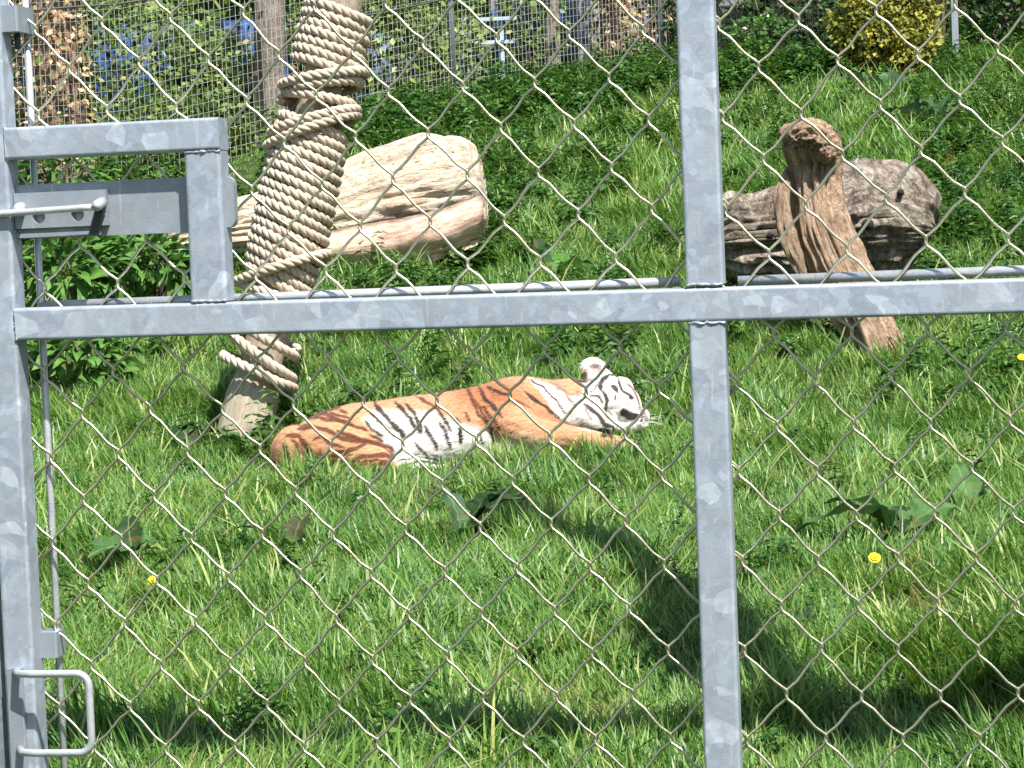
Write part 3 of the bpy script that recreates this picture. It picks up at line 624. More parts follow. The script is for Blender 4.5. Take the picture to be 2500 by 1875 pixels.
for kind, w_, P in [
  ('k', 11, za((1170, 550), (1200, 610), (1290, 690), (1340, 750), (1400, 800), (1420, 860))), ('k', 7, za((1080, 600), (1180, 680), (1290, 770), (1350, 830))), ('k', 9, za((1340, 540), (1400, 600), (1480, 680), (1520, 750), (1570, 810))),
  ('k', 9, za((1440, 560), (1500, 620), (1550, 700), (1580, 790))), ('k', 9, za((1610, 740), (1640, 820), (1700, 900), (1720, 950))), ('k', 8, za((1700, 570), (1760, 650), (1810, 740), (1840, 800))), ('k', 8, za((1740, 700), (1780, 790), (1810, 880), (1830, 940))),
  ('k', 4, za((1880, 680), (1910, 720))), ('k', 9, za((1920, 770), (1920, 900))), ('k', 6, za((1520, 900), (1580, 960), (1640, 1030))), ('k', 4, za((1360, 1040), (1480, 1010), (1560, 990))), ('k', 5, za((1380, 1090), (1500, 1050), (1620, 1040), (1740, 1070))), ('k', 4, za((1440, 1170), (1560, 1140), (1700, 1100))), ('k', 3, za((1660, 1000), (1760, 1020))),
  ('b', 6, za((860, 610), (920, 640))), ('b', 5, za((770, 640), (860, 660), (960, 690))), ('b', 6, za((640, 670), (760, 690), (900, 720), (1060, 770), (1100, 790))), ('b', 8, za((480, 770), (600, 750), (740, 770), (860, 840), (1000, 870), (1120, 880))), ('k', 7, za((1080, 700), (1130, 760), (1200, 820), (1240, 840))), ('k', 5, za((1120, 820), (1240, 880))),
  ('b', 9, za((830, 780), (960, 830), (1060, 870), (1200, 900), (1300, 940), (1340, 1000))), ('b', 9, za((800, 950), (900, 960), (1000, 930), (1080, 900))), ('b', 9, za((920, 1080), (1020, 1010), (1140, 990), (1260, 990), (1330, 1010))), ('b', 7, za((1150, 1080), (1230, 1060), (1310, 1070))),
  ('b', 11, za((390, 830), (480, 830), (550, 880), (590, 960), (590, 1060))), ('k', 9, za((360, 900), (380, 1000), (400, 1100))), ('b', 4, za((680, 930), (660, 1000))), ('b', 4, za((240, 1080), (340, 1080))),
  ('b', 7, za((700, 640), (800, 600), (850, 590))), ('b', 6, za((560, 700), (700, 640), (840, 690), (980, 740))), ('b', 6, za((620, 860), (700, 830), (800, 900), (900, 920))), ('b', 6, za((760, 1010), (850, 1000), (960, 985))), ('b', 6, za((420, 860), (470, 900), (490, 980), (480, 1060))), ('b', 5, za((980, 1090), (1080, 1040), (1180, 1030), (1290, 1040))),
  ('b', 5, za((1990, 440), (2040, 540), (2080, 640), (2150, 720))), ('k', 7, za((2110, 430), (2160, 520), (2212, 600))), ('b', 4, za((1960, 620), (2000, 700))), ('b', 4, za((2120, 580), (2200, 680))), ('b', 5, za((1540, 500), (1660, 550), (1700, 575))),
  ('b', 6, zb((140, 400), (180, 480), (240, 560), (290, 660), (340, 740), (350, 860))), ('k', 8, zb((250, 400), (290, 490), (360, 560), (430, 640))), ('k', 6, zb((310, 390), (400, 430), (520, 460))), ('b', 7, zb((280, 560), (340, 650), (390, 720), (400, 780))), ('b', 5, zb((110, 600), (150, 680))), ('k', 4, zb((40, 650), (70, 700))),
  ('k', 10, zb((70, 740), (80, 850))), ('k', 7, zb((640, 430), (720, 510), (820, 570), (900, 630), (950, 690))), ('k', 5, zb((690, 340), (800, 400), (870, 460), (920, 530), (990, 620))), ('g', 6, zb((860, 360), (940, 390), (1000, 460), (1080, 570))), ('b', 7, zb((340, 740), (360, 880))), ('b', 3, zb((550, 500), (680, 560))), ('k', 5, zb((240, 790), (280, 900))),
  ('k', 12, zc((870, 430), (800, 500), (750, 600), (740, 640))), ('k', 8, zc((740, 640), (820, 740), (860, 830), (830, 920), (820, 1020), (840, 1100))), ('k', 6, zc((880, 400), (980, 430))), ('k', 11, zc((950, 600), (1000, 620), (1020, 680))), ('k', 5, zc((990, 740), (990, 820))),
  ('k', 7, zc((1040, 470), (1080, 560), (1100, 660), (1180, 740), (1270, 780))), ('k', 8, zc((1210, 790), (1290, 780))), ('g', 3, zc((1140, 890), (1270, 860))), ('b', 4, zc((1180, 560), (1280, 640), (1340, 740), (1370, 860), (1420, 960))),
  ('g', 9, zc((1370, 940), (1440, 1040), (1530, 1150))), ('k', 5, zc((1380, 1060), (1440, 1110), (1420, 1180), (1540, 1150))), ('k', 5, zc((580, 750), (700, 750), (750, 800), (780, 860))), ('k', 10, zc((480, 890), (600, 960), (700, 1040), (750, 1130), (800, 1210), (940, 1240))), ('g', 6, zc((500, 920), (540, 1030), (600, 1120))),
  ('k', 7, zc((940, 1240), (980, 1330), (1010, 1390))), ('k', 4, zc((860, 990), (970, 1070))), ('k', 5, zc((840, 1090), (870, 1130))), ('k', 13, zc((720, 1330), (780, 1300), (840, 1310), (840, 1370))), ('k', 3, zc((560, 700), (640, 640), (720, 540))), ('k', 9, zc((470, 740), (520, 740))), ('g', 5, zc((200, 740), (240, 800), (350, 930))), ('g', 5, zc((380, 660), (390, 760))), ('k', 8, zc((500, 400), (520, 500)))]:
    d, t = dseg(P); taper = np.sqrt(np.clip(np.minimum(t, 1-t)*5+.25, 0, 1)); a_ = np.clip((w_*(.62 if kind == 'b' else .54)*taper+1.1-d)/1.8, 0, 1)
    put({'k': BLACK, 'b': BROWN, 'g': GREY}[kind], a_*(.97 if kind == 'k' else .94))
put(BLACK, inpoly(zc((1050, 1010), (1110, 955), (1190, 990), (1260, 1000), (1370, 1040), (1380, 1080), (1300, 1150), (1180, 1140), (1060, 1080)), 3))
put((.30, .2, .17), inpoly(zc((570, 260), (700, 230), (800, 280), (780, 370), (650, 420), (620, 330)), 5)*.8)
at = tm.color_attributes.new('coat', 'FLOAT_COLOR', 'POINT'); at.data.foreach_set('color', np.c_[colr, np.ones(nv)].astype(np.float32).ravel())
k = NT('tiger_fur', .8, 0, .15); a = k.n('Attribute', attribute_name='coat'); c = k.coord((1, 3, 3))
nz = k.noise(c, 90, 4, .7); k.col(k.mix(a.outputs['Color'], k.ramp(nz, [(.3, .78), (.7, 1.14)]), 1.0, 'MULTIPLY')); k.bump(nz, .5, .006)
k.b.inputs['Sheen Weight'].default_value = .25; k.b.inputs['Sheen Roughness'].default_value = .5
tm.materials.clear(); tm.materials.append(k.m); tm.polygons.foreach_set('use_smooth', [True]*len(tm.polygons))
body = bpy.data.objects.new('tiger', None); C.objects.link(body); body.location = tiger; body.rotation_euler = (0, ROLL, R(3.0))
tag(body, 'tiger asleep on its side in the long grass with its head to the right', 'tiger')
bo = link('body', tm, body)
b = MB()
for i in range(9):
    p = T(1548+random.uniform(-12, 10), 1030+random.uniform(-8, 8), -.115); d = Vector((random.uniform(.05, .16), -.05, random.uniform(-.03, .05)))
    tube(b, catmull([p, p+d*.5+Vector((0, 0, .01)), p+d], 3), [.0011, .001, .001, .0009, .0008, .0006, .0004], 4)
b.build('whiskers', m_plain('white_whisker', (.8, .78, .72), .5), body)['kind'] = 'stuff'
# fur fringe that breaks up the outline
b = MB(); idx = rng.choice(nv, min(nv, 30000), replace=False)
fm = NT('fur_hairs', .8, 0, .15); fa = fm.n('Attribute', attribute_name='coat'); fm.col(fa.outputs['Color']); hc = []
for i in idx:
    if co_[i, 2] < -.05: continue
    p = Vector(co_[i]); nn = Vector(nr[i]); back_ = Vector((-1, random.gauss(0, .3), random.gauss(-.2, .3))); d = (back_-nn*back_.dot(nn)).normalized()
    hd = 1.0 if PX[i] < 1430 else .55; L_ = random.uniform(.013, .026)*hd; sd = d.cross(nn)*.0013; t_ = p+d*L_+nn*L_*.36
    b.add([p-sd-nn*.001, p+sd-nn*.001, t_], [(0, 1, 2)]); hc += [(*colr[i], 1)]*3
fme = b.mesh('fur'); at = fme.color_attributes.new('coat', 'FLOAT_COLOR', 'POINT'); at.data.foreach_set('color', np.array(hc, np.float32).ravel())
b.build('fur', fm.m, body, me=fme)['kind'] = 'stuff'
for x0_, x1_, y0_ in ((670, 1000, 0), (1000, 1400, 0), (1400, 1560, -.03)):
    p0, p1 = W(x0_, 1150, TY+.02), W(x1_, 1120, TY+.05); FOOT.append((p0.x, p0.y+.06, p1.x, p1.y+.06, .235 if x1_ < 1401 else .12))
p0, p1 = W(690, 1150, TY-.22), W(1060, 1150, TY-.24); FOOT.append((p0.x, p0.y, p1.x, p1.y, .17))
p0, p1 = W(1250, 1090, TY-.25), W(1515, 1090, TY-.28); FOOT.append((p0.x, p0.y-.10, p1.x+.05, p1.y-.12, .15))

# ================================================================== FENCES AND THE FAR BACKGROUND
FN = m_plain('fence_wire', (.46, .47, .42), .45, .3, .1, 40, 0); FD = m_plain('fence_rail', (.06, .065, .06), .6, .2)
def fence_run(name, label, p0, p1, zlo, zhi, dx, dz, wr, rails, post_x, wm=FN, pm=None):
    p0, p1 = Vector(p0), Vector(p1); root = empty(name, (p0+p1)/2 if False else tuple(p0)); tag(root, label, 'fence'); d = p1-p0; L = d.length; d.normalize()
    b = MB(); n = int(L/dx)
    def bar(a, c_, r_):
        a, c_ = Vector(a), Vector(c_); t = (c_-a).normalized(); x = t.cross(Vector((0, 0, 1)) if abs(t.z) < .9 else Vector((1, 0, 0))).normalized(); y = t.cross(x)
        b.add([q+(x*math.cos(2.094*k)+y*math.sin(2.094*k))*r_ for q in (a, c_) for k in range(3)], [(0, 1, 4, 3), (1, 2, 5, 4), (2, 0, 3, 5)])
    for i in range(n+1):
        q = d*(i*dx+random.gauss(0, .002)); g_ = ground(p0.x+q.x, p0.y+q.y)-p0.z; tl = random.gauss(0, .006)
        bar(q+Vector((0, 0, g_+zlo)), q+Vector((tl, 0, g_+zhi)), wr)
    m = int((zhi-zlo)/dz); sg = 10
    for j in range(m+1):
        for i in range(sg):
            a, c_ = d*(L*i/sg), d*(L*(i+1)/sg); ga, gc = ground(p0.x+a.x, p0.y+a.y)-p0.z, ground(p0.x+c_.x, p0.y+c_.y)-p0.z
            bar(a+Vector((0, -wr*2, ga+zlo+j*dz)), c_+Vector((0, -wr*2, gc+zlo+j*dz)), wr)
    o = b.build('mesh_wires', wm, root); o['kind'] = 'stuff'
    for zr in rails:
        b = MB(); P = [d*(L*i/12)+Vector((0, -.01, ground(p0.x+d.x*L*i/12, p0.y+d.y*L*i/12)-p0.z+zr+.012*math.sin(i*2.1))) for i in range(13)]; tube(b, P, .010, 5); b.build('line_wire', FD, root, True)
    for t_ in post_x:
        q = d*(L*t_); g_ = ground(p0.x+q.x, p0.y+q.y)-p0.z; b = MB(); tube(b, [q+Vector((0, .03, g_-.2)), q+Vector((0, .03, g_+zhi+.05))], .03, 10); b.build('post', pm or GALV2, root, True)
    return root
def fy(X, k=.55): return crest(X)+k
f1 = fence_run('mesh_fence', 'welded wire fence along the top of the bank, left of the rope wrapped pole', (-5.6, fy(-5.6), 0), (-1.65, fy(-1.65), 0), 0, 3.0, .050, .088, .0018, (1.62, .02), (.02, .99))
f2 = fence_run('mesh_fence', 'welded wire fence on the bank between the rope wrapped pole and the middle gate post', (-1.62, fy(-1.6), 0), (1.75, fy(1.75), 0), 0, 3.0, .052, .075, .0017, (1.95, 1.10), (.35, .98))
f1['group'] = f2['group'] = 'welded wire fence sections'
f3 = fence_run('chain_fence', 'dark chain link fence in front of the dark hedge at the upper right', (2.1, 24.7, 0), (4.55, 25.1, 0), .1, 1.9, .06, .06, .0016, (1.9,), (.02,), m_plain('dark_fence_wire', (.05, .055, .05), .5, .3, .1, 40, 0))

def leaf_cloud(fn, n, L, mat, name, parent=None, wd=.32, droop=.3, kind='stuff'):
    "n folded leaves at the points and outward directions fn() returns"
    V, Fc = [], []
    for i in range(n):
        p, o_ = fn(); a = Vector((random.gauss(0, 1), random.gauss(0, 1), random.gauss(0, 1)))+o_*.6; a.z -= droop; a.normalize()
        nrm = (Vector((random.gauss(0, .6), random.gauss(0, .6)-.4, random.gauss(.5, .5)))+o_*.5); sd = a.cross(nrm)
        if sd.length < 1e-3: continue
        sd.normalize(); l = L*random.uniform(.6, 1.25); q = len(V); m1 = p+a*l*.45
        V += [p, m1+sd*l*wd-nrm*.02*l, p+a*l, m1-sd*l*wd-nrm*.02*l]; Fc += [(q, q+1, q+2), (q, q+2, q+3)]
    b = MB(); b.v = [tuple(x) for x in V]; b.f = Fc; o = b.build(name, mat, parent)
    if kind: o['kind'] = kind
    return o
def blob(c_, rx, ry, rz, seed=0, shell=.45):
    c_ = Vector(c_)
    def fn():
        while True:
            d = Vector((random.gauss(0, 1), random.gauss(0, 1), random.gauss(0, 1))).normalized()
            rr = 1+.28*mn.noise(d*2.1+Vector((seed, 0, 0)))+.18*mn.noise(d*5.3+Vector((seed, 3, 0))); t = random.uniform(shell, 1)**.5
            if mn.noise(d*6.5+Vector((0, seed, 0))) < -.22 and t > .8: continue
            return c_+Vector((d.x*rx, d.y*ry, d.z*rz))*rr*t, d
    return fn
def bush(name, label, px, py, Y, rx, rz, ry, n, L, mat, core, group=None, base=None):
    c_ = W(px, py, Y); g_ = ground(c_.x, c_.y); root = empty(name, (c_.x, c_.y, g_)); tag(root, label, 'bush', group); lc = c_-root.location
    leaf_cloud(blob(lc, rx, ry, rz, seed=px*.01), n, L, mat, 'foliage', root)
    b = MB()
    for i in range(7):
        a = random.uniform(0, 6.28); e = lc+Vector((math.cos(a)*rx*.6, math.sin(a)*ry*.6, random.uniform(0, rz*.6))); tube(b, catmull([Vector((0, 0, -.05)), lc*.5+Vector((random.gauss(0, .08), 0, 0)), e], 4), list(np.linspace(.03, .006, 9)), 6)
    b.build('stems', core, root, True); return root
BR = m_plain('twig_bark', (.10, .075, .05), .9)
def ivy_tree(px, w_, Y, label, bark, ivy=None, ivyn=0, dead=0, top=-700, bend=0):
    base = W(px, 300, Y); gz = ground(base.x, Y); root = empty('tree', (base.x, Y, gz-.1)); tag(root, label, 'tree')
    tp = Vector((bend, 0, 6.2)); P = catmull([Vector((0, 0, 0)), Vector((bend*.2+.03, 0, 1.5)), Vector((bend*.6-.02, 0, 3.5)), tp], 10); rr = np.linspace(w_*1.1, w_*.65, len(P))
    b = MB(); lofted(b, P, list(rr), 24, lambda d, th, r_: .12*w_*fbm((math.cos(th), math.sin(th), d), 2.2, 4, px)); build_luv(b, 'trunk', bark, root)
    def fn():
        z = random.random()**1.1*5.2; a = random.uniform(0, 6.28); o_ = Vector((math.cos(a), math.sin(a), 0)); i = z/6.2
        if mn.noise(Vector((math.cos(a)*1.4, z*1.3, px))) < (-.05 if ivyn else -.4): z = z
        return Vector((bend*i, 0, z+.1))+o_*(w_*(1.1-.4*i)+random.uniform(0, .09)), o_
    if ivyn: leaf_cloud(fn, ivyn, .075, IVYM, 'ivy', root, .42)
    if dead: leaf_cloud(fn, dead, .075, DEADM, 'dead_leaves', root, .30, .8)
    # limbs and crown above the picture
    for k in range(4):
        a = k*1.6+px; b = MB(); e = Vector((bend+math.cos(a)*1.3, math.sin(a)*1.1, 7.6+.3*k)); tube(b, catmull([tp+Vector((0, 0, -.6)), (tp+e)/2+Vector((0, 0, .2)), e], 5), list(np.linspace(w_*.45, .03, 11)), 7); b.build('limb', bark, root, True)
    leaf_cloud(blob((bend, .2, 8.0), 1.9, 1.7, 1.3, px*.1), 1500, .14, HEDGEM, 'crown', root)
    return root
ivy_tree(130, .25, 21.9, 'tree trunk with ivy and peeling brown leaves behind the fence at the far left', TRUNK1, True, 1100, 3200)
ivy_tree(655, .15, 23.6, 'slim grey trunk behind the fence, just left of the rope wrapped pole', TRUNK2, None, 0, 120, bend=.1)
ivy_tree(1352, .08, 26.2, 'thin trunk with pale green ivy behind the fence in front of the grey shed', TRUNK2, True, 520, 60)
ivy_tree(1508, .17, 26.6, 'trunk covered in curled brown leaves, left one of the two beside the grey shed', TRUNK1, None, 0, 3000)
ivy_tree(1618, .14, 26.8, 'trunk covered in orange brown leaves, nearest to the middle post of the gate', TRUNK1, None, 0, 2400)
for i, (px, py, Y, rx, rz, ry, n, mat, lab) in enumerate([
    (20, 150, 23.6, .8, 1.3, .5, 1800, DARKHM, 'dark green bush behind the ivy trunk at the left edge'),
    (330, 190, 23.8, .95, .85, .55, 3800, HEDGEM, 'bright leafy bush behind the fence above the lock frame of the gate'),
    (520, 250, 24.4, .62, .75, .5, 2600, HEDGEM, 'leafy bush behind the fence between the lock frame and the slim grey trunk'),
    (420, 330, 22.9, .9, .45, .4, 1900, HEDGEM, 'low yellowish bush at the foot of the fence behind the lock plate'),
    (740, 60, 25.2, .45, .75, .5, 1700, HEDGEM, 'narrow green bush showing left of the top of the rope wrapped pole'),
    (960, 120, 25.6, .62, 1.0, .5, 2800, HEDGEM, 'tall loose bush behind the fence right of the rope wrapped pole'),
    (1070, 60, 26.6, .5, .9, .5, 2000, HEDGEM, 'leafy bush left of the pale frame behind the fence'),
    (1290, 120, 27.6, .45, .9, .4, 1500, HEDGEM, 'small bush between the pale frame and the thin ivy covered trunk'),
    (1850, 40, 25.9, 1.2, 1.1, .7, 4200, DARKHM, 'dark hedge bush behind the chain link fence at the upper right'),
    (2005, 95, 25.4, .55, .55, .5, 1400, DARKHM, 'dark shrub below the maroon shed'),
    (2450, 20, 26.0, .95, .95, .8, 3200, DARKHM, 'dark green bush in the upper right corner behind the grey post'),
    (1860, 75, 25.1, .35, .16, .2, 500, SHRUBM, 'small bright green plant in front of the dark hedge'),
    ]):
    bush('bush', lab, px, py, Y, rx, rz, ry, n, .085 if mat is not SHRUBM else .06, mat, BR)
bush('golden_bush', 'golden yellow conifer bush at the upper right', 2160, 88, 24.3, .56, .56, .42, 9000, .062, YELM, BR)
# things behind the fence
BLUE = m_plain('blue_plastic', (.015, .055, .17), .5, 0, .5, 3, .2); PALEB = m_plain('pale_blue_paint', (.42, .50, .60), .5, 0, .1, 8, .1)
def hump(name, lab, cat, px, py, Y, w_, h_, mat, dy=.4):
    c_ = W(px, py, Y); root = empty(name, c_); tag(root, lab, cat); b = MB(); n, m = 14, 10; v = []
    for j in range(m+1):
        for i in range(n+1):
            x = (i/n-.5)*w_; t = j/m; z = (t-.5)*h_; y = -.12*math.sin(math.pi*t)+.05*math.sin(i*1.9)+.05*mn.noise(Vector((i*.7, j*.6, px))); v.append((x, y, z))
    nb = len(v); v += [(x, y+dy, z) for x, y, z in v]; W1 = n+1
    f = [(j*W1+i, j*W1+i+1, (j+1)*W1+i+1, (j+1)*W1+i) for j in range(m) for i in range(n)]; f += [tuple(nb+q for q in r_[::-1]) for r_ in f]
    ed = list(range(W1))+[j*W1+n for j in range(1, m+1)]+[m*W1+i for i in range(n-1, -1, -1)]+[j*W1 for j in range(m-1, 0, -1)]
    f += [(ed[i], nb+ed[i], nb+ed[(i+1) % len(ed)], ed[(i+1) % len(ed)]) for i in range(len(ed))]
    b.add(v, f); b.build('sheet', mat, root, True)
    b = MB(); tube(b, [(-w_/2, .1, -h_/2-1.2), (-w_/2, .1, h_/2)], .02, 6); b.build('pole', FD, root); b = MB(); tube(b, [(w_/2, .1, -h_/2-1.2), (w_/2, .1, h_/2)], .02, 6); b.build('pole', FD, root)
hump('blue_tarpaulin', 'bright blue sheet showing through the leaves behind the fence, left of the slim trunk', 'tarpaulin', 380, 215, 24.9, 2.7, 1.3, BLUE)
hump('blue_tarpaulin', 'blue sheet behind the fence just right of the rope wrapped pole', 'tarpaulin', 1010, 200, 27.6, 1.4, 1.1, m_plain('grey_blue_plastic', (.07, .11, .17), .5, 0, .3, 4, .2))
hump('blue_tarpaulin', 'small blue sheet between the pale frame and the thin ivy covered trunk', 'tarpaulin', 1300, 110, 28.3, .9, .8, BLUE)
c_ = W(1195, 210, 26.8); fr = empty('pale_frame', (c_.x, c_.y, ground(c_.x, c_.y))); tag(fr, 'pale upright metal frame standing behind the fence', 'frame')
h_ = W(1195, 48, 26.8).z-fr.location.z
for x in (-.20, .155): b = MB(); beam(b, (x, 0, -.1), (x, 0, h_), .045, .045, .004, (0, 1, 0)); b.build('upright', PALEB, fr)
for z in (h_, h_-.25): b = MB(); beam(b, (-.30, -.05, z), (.32, -.05, z), .04, .04, .004); b.build('crossbar', PALEB, fr)
b = MB(); box(b, -.40, -.24, -.03, .03, .40, .55, .004); b.build('sign_plate', PALEB, fr)
# grey shed of vertical boards
c_ = W(1520, 120, 28.5); sh = empty('grey_shed', (c_.x, c_.y, ground(c_.x, c_.y))); tag(sh, 'slate grey boarded shed behind the fence left of the middle post', 'shed')
SHM = [m_plain('grey_boards', (.20+.02*i, .225+.02*i, .26+.02*i), .8, 0, .2, 6, .3) for i in range(3)]
bm_ = MB(); box(bm_, 0, .148, 0, .022, 0, 3.2, .003); bms = [bm_.mesh('board') for _ in range(3)]
for i in range(3): bms[i].materials.append(SHM[i])
for i in range(19): link('board', bms[random.randrange(3)], sh, (-1.5+i*.153, random.uniform(-.004, .004), -.1), (0, 0, random.gauss(0, .004)))
b = MB(); box(b, -1.5, 1.42, .03, 1.6, -.1, 3.1, .01); b.build('wall', SHM[0], sh)
b = MB(); v_ = [(-1.7, -.25, 3.12), (1.6, -.25, 3.12), (1.6, 1.8, 3.7), (-1.7, 1.8, 3.7)]; b.add(v_+[(x, y, z+.05) for x, y, z in v_], [(3, 2, 1, 0), (4, 5, 6, 7), (0, 1, 5, 4), (1, 2, 6, 5), (2, 3, 7, 6), (3, 0, 4, 7)]); b.build('roof', FD, sh)
# maroon shed at the upper right
MA = m_plain('maroon_boards', (.13, .03, .04), .6, 0, .2, 8, .2); TR = m_plain('pale_red_trim', (.62, .30, .28), .6)
c_ = W(2050, 10, 26.4); ms_ = empty('maroon_shed', (c_.x, c_.y, ground(c_.x, c_.y))); tag(ms_, 'dark maroon shed with a pale red edge strip at the upper right', 'shed'); zt = c_.z-ms_.location.z
for i in range(9): b = MB(); beam(b, (-.62, 0, zt-.10+i*.125), (.6, 0, zt-.10+i*.125), .02, .12, .003); b.build('board', MA, ms_)
b = MB(); box(b, -.6, .58, .03, 1.2, 0, zt+1.0, .01); b.build('wall', MA, ms_)
b = MB(); beam(b, (-.66, -.03, zt-.235), (.30, -.03, zt-.20), .03, .03, .003); b.build('trim', TR, ms_); b = MB(); beam(b, (-.60, -.03, zt-.185), (.30, -.03, zt-.145), .02, .02, .003); b.build('trim', TR, ms_)
b = MB(); v_ = [(-.8, -.2, zt+1.0), (.8, -.2, zt+1.0), (.8, 1.4, zt+1.4), (-.8, 1.4, zt+1.4)]; b.add(v_+[(x, y, z+.05) for x, y, z in v_], [(3, 2, 1, 0), (4, 5, 6, 7), (0, 1, 5, 4), (1, 2, 6, 5), (2, 3, 7, 6), (3, 0, 4, 7)]); b.build('roof', FD, ms_)
p_ = W(2332, 132, 25.0); q_ = W(2322, -200, 25.0); b = MB(); beam(b, p_-Vector((0, 0, .2)), q_, .07, .07, .006, (0, 1, 0)); b.add([], []); o = b.build('fence_post', GALV2); tag(o, 'grey metal post right of the golden bush', 'post')
p_ = W(2292, 130, 25.3); b = MB(); lofted(b, [p_-Vector((0, 0, .3)), p_+Vector((0, 0, .6)), p_+Vector((.05, 0, 1.8)), p_+Vector((0, 0, 3))], [.08, .07, .07, .05], 14, lambda d, th, r_: .01*fbm((th, d, 0), 3)); o = build_luv(b, 'dead_trunk', TRUNK1); tag(o, 'thin dark brown trunk between the golden bush and the grey post', 'tree')
# a far belt of trees that closes the view
b = MB(); n_ = 0
def belt():
    x = random.uniform(-14, 14); z = random.random()**.8*7.5; y = 33+1.6*mn.noise(Vector((x*.35, z*.5, 0)))+random.uniform(0, 1.0)+.05*x
    return Vector((x, y, 2.2+z)), Vector((0, -1, .2))
o = leaf_cloud(belt, 26000, .26, HEDGEM, 'woodland', None, .45); tag(o, 'far belt of green trees closing the view behind the fence', 'woodland')
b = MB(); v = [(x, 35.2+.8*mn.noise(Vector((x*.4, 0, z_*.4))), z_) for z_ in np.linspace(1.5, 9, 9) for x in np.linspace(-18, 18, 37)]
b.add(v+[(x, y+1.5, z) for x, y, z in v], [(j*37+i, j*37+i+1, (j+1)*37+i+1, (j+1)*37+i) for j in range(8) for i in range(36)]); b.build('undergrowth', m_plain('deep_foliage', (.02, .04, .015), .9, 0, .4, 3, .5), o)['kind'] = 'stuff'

# ================================================================== broad leaved plants
def leafmesh(L, wd, curl, mat, wav=.06, n=14, seed=0):
    rr = random.Random(seed); b = MB(); v = []
    for i in range(n+1):
        t = i/n; half = wd*L*math.sin(math.pi*min(.985, t**.78+.02))**.8*(1 if t < .97 else .4); z = curl*L*(t-.0)*(1-t*1.6) - .25*L*t*t*t
        for k_, q in enumerate((-1, -.5, 0, .5, 1)):
            v.append((L*t, q*half*(1+.10*math.sin(t*31+seed)), z+abs(q)*half*.34+wav*L*math.sin(t*17+q*2.3+seed)*abs(q)*1.0+.025*L*math.sin(t*26+q*3)))
    f = [(i*5+j, (i+1)*5+j, (i+1)*5+j+1, i*5+j+1) for i in range(n) for j in range(4)]; b.add(v, f); m = b.mesh('leaf', True); m.materials.append(mat); return m
def m_bleaf(name, c1, c2, rough=.4, trans=.25):
    k = NT(name, rough+.2, 0, .2); oi = k.n('ObjectInfo'); c = k.coord(); nz = k.noise(c, 14, 4)
    col = k.mix(k.ramp(nz, [(.3, c1), (.7, c2)]), k.ramp(oi.outputs['Random'], [(0, (.7, .78, .7)), (1, (1.2, 1.15, 1.0))]), 1.0, 'MULTIPLY')
    sx = k.n('SeparateXYZ'); k.l(k.n('TexCoord').outputs['Object'], sx.inputs[0]); ab = k.n('Math', operation='ABSOLUTE'); k.l(sx.outputs[1], ab.inputs[0])
    col = k.mix(col, (.13, .075, .035), k.ramp(k.noise(c, 26, 3, .7), [(.60, 0), (.68, .85)])); col = k.mix(col, (.20, .28, .11), k.ramp(ab.outputs[0], [(.0, .8), (.004, 0)])); k.col(col)
    tr = k.n('BsdfTranslucent'); k.l(col, tr.inputs[0]); ms = k.n('MixShader'); ms.inputs[0].default_value = trans; k.l(k.b.outputs[0], ms.inputs[1]); k.l(tr.outputs[0], ms.inputs[2]); k.l(ms.outputs[0], k.out.inputs[0])
    k.bump(nz, .7, .012); return k.m
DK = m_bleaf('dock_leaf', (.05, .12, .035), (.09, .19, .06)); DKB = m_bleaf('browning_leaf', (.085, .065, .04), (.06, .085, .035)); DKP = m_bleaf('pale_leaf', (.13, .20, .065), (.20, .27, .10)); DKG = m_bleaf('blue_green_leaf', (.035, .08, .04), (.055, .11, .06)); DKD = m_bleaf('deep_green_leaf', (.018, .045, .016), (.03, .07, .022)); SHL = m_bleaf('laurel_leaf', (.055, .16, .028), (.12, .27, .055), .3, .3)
def solveY(px, py):
    lo, hi = 4.5, 27.0
    for _ in range(50):
        m_ = (lo+hi)/2; p = W(px, py, m_)
        if p.z > ground(p.x, m_): lo = m_
        else: hi = m_
    return lo
def dock(px, py, leaves, label):
    Y = solveY(px, py); p = W(px, py, Y); root = empty('dock_plant', (p.x, p.y, p.z-.01)); tag(root, label, 'plant', None)
    for i, (ang, elv, L, wd, curl, mat) in enumerate(leaves):
        me = leafmesh(L, wd, curl, mat, seed=i+int(px)); o = link('leaf', me, root, (.02*math.cos(R(ang)), .02*math.sin(R(ang)), .085), None)
        o.rotation_euler = Euler((R(random.uniform(-25, 25)), -R(elv*.86), R(ang)), 'XYZ')
    return root
dock(1130, 1345, [(170, 25, .17, .22, .25, DKP), (115, 75, .24, .2, .2, DKG), (20, 20, .12, .25, .2, DKP), (250, 25, .10, .3, .2, DKG), (60, 55, .18, .25, .3, DK), (15, 50, .26, .34, .1, DKD), (40, 62, .24, .32, .1, DKD)], 'pale dock plant with one upright blue green leaf below the middle of the tiger')
dock(470, 1125, [(120, 50, .22, .32, .2, DKD), (60, 40, .2, .32, .2, DKD), (10, 25, .16, .3, .2, DK), (200, 20, .14, .3, .2, DK)], 'dark broad dock leaves left of the foot of the wrapped pole')
dock(610, 1130, [(170, 35, .18, .3, .3, DK), (200, 60, .16, .28, .3, DK), (80, 50, .16, .3, .2, DK), (10, 30, .10, .3, .2, DKD)], 'dock leaves between the foot of the wrapped pole and the tail end of the tiger')
dock(715, 1372, [(70, 62, .16, .36, .15, DKB)], 'single browned leaf standing in the grass below the haunch of the tiger')
dock(330, 1400, [(110, 60, .22, .25, .2, DKD), (200, 35, .18, .3, .2, DK), (240, 30, .2, .3, .25, DK), (60, 35, .16, .25, .2, DK), (10, 20, .12, .3, .2, DKP)], 'dark dock clump at the left, above the browned torn leaf')
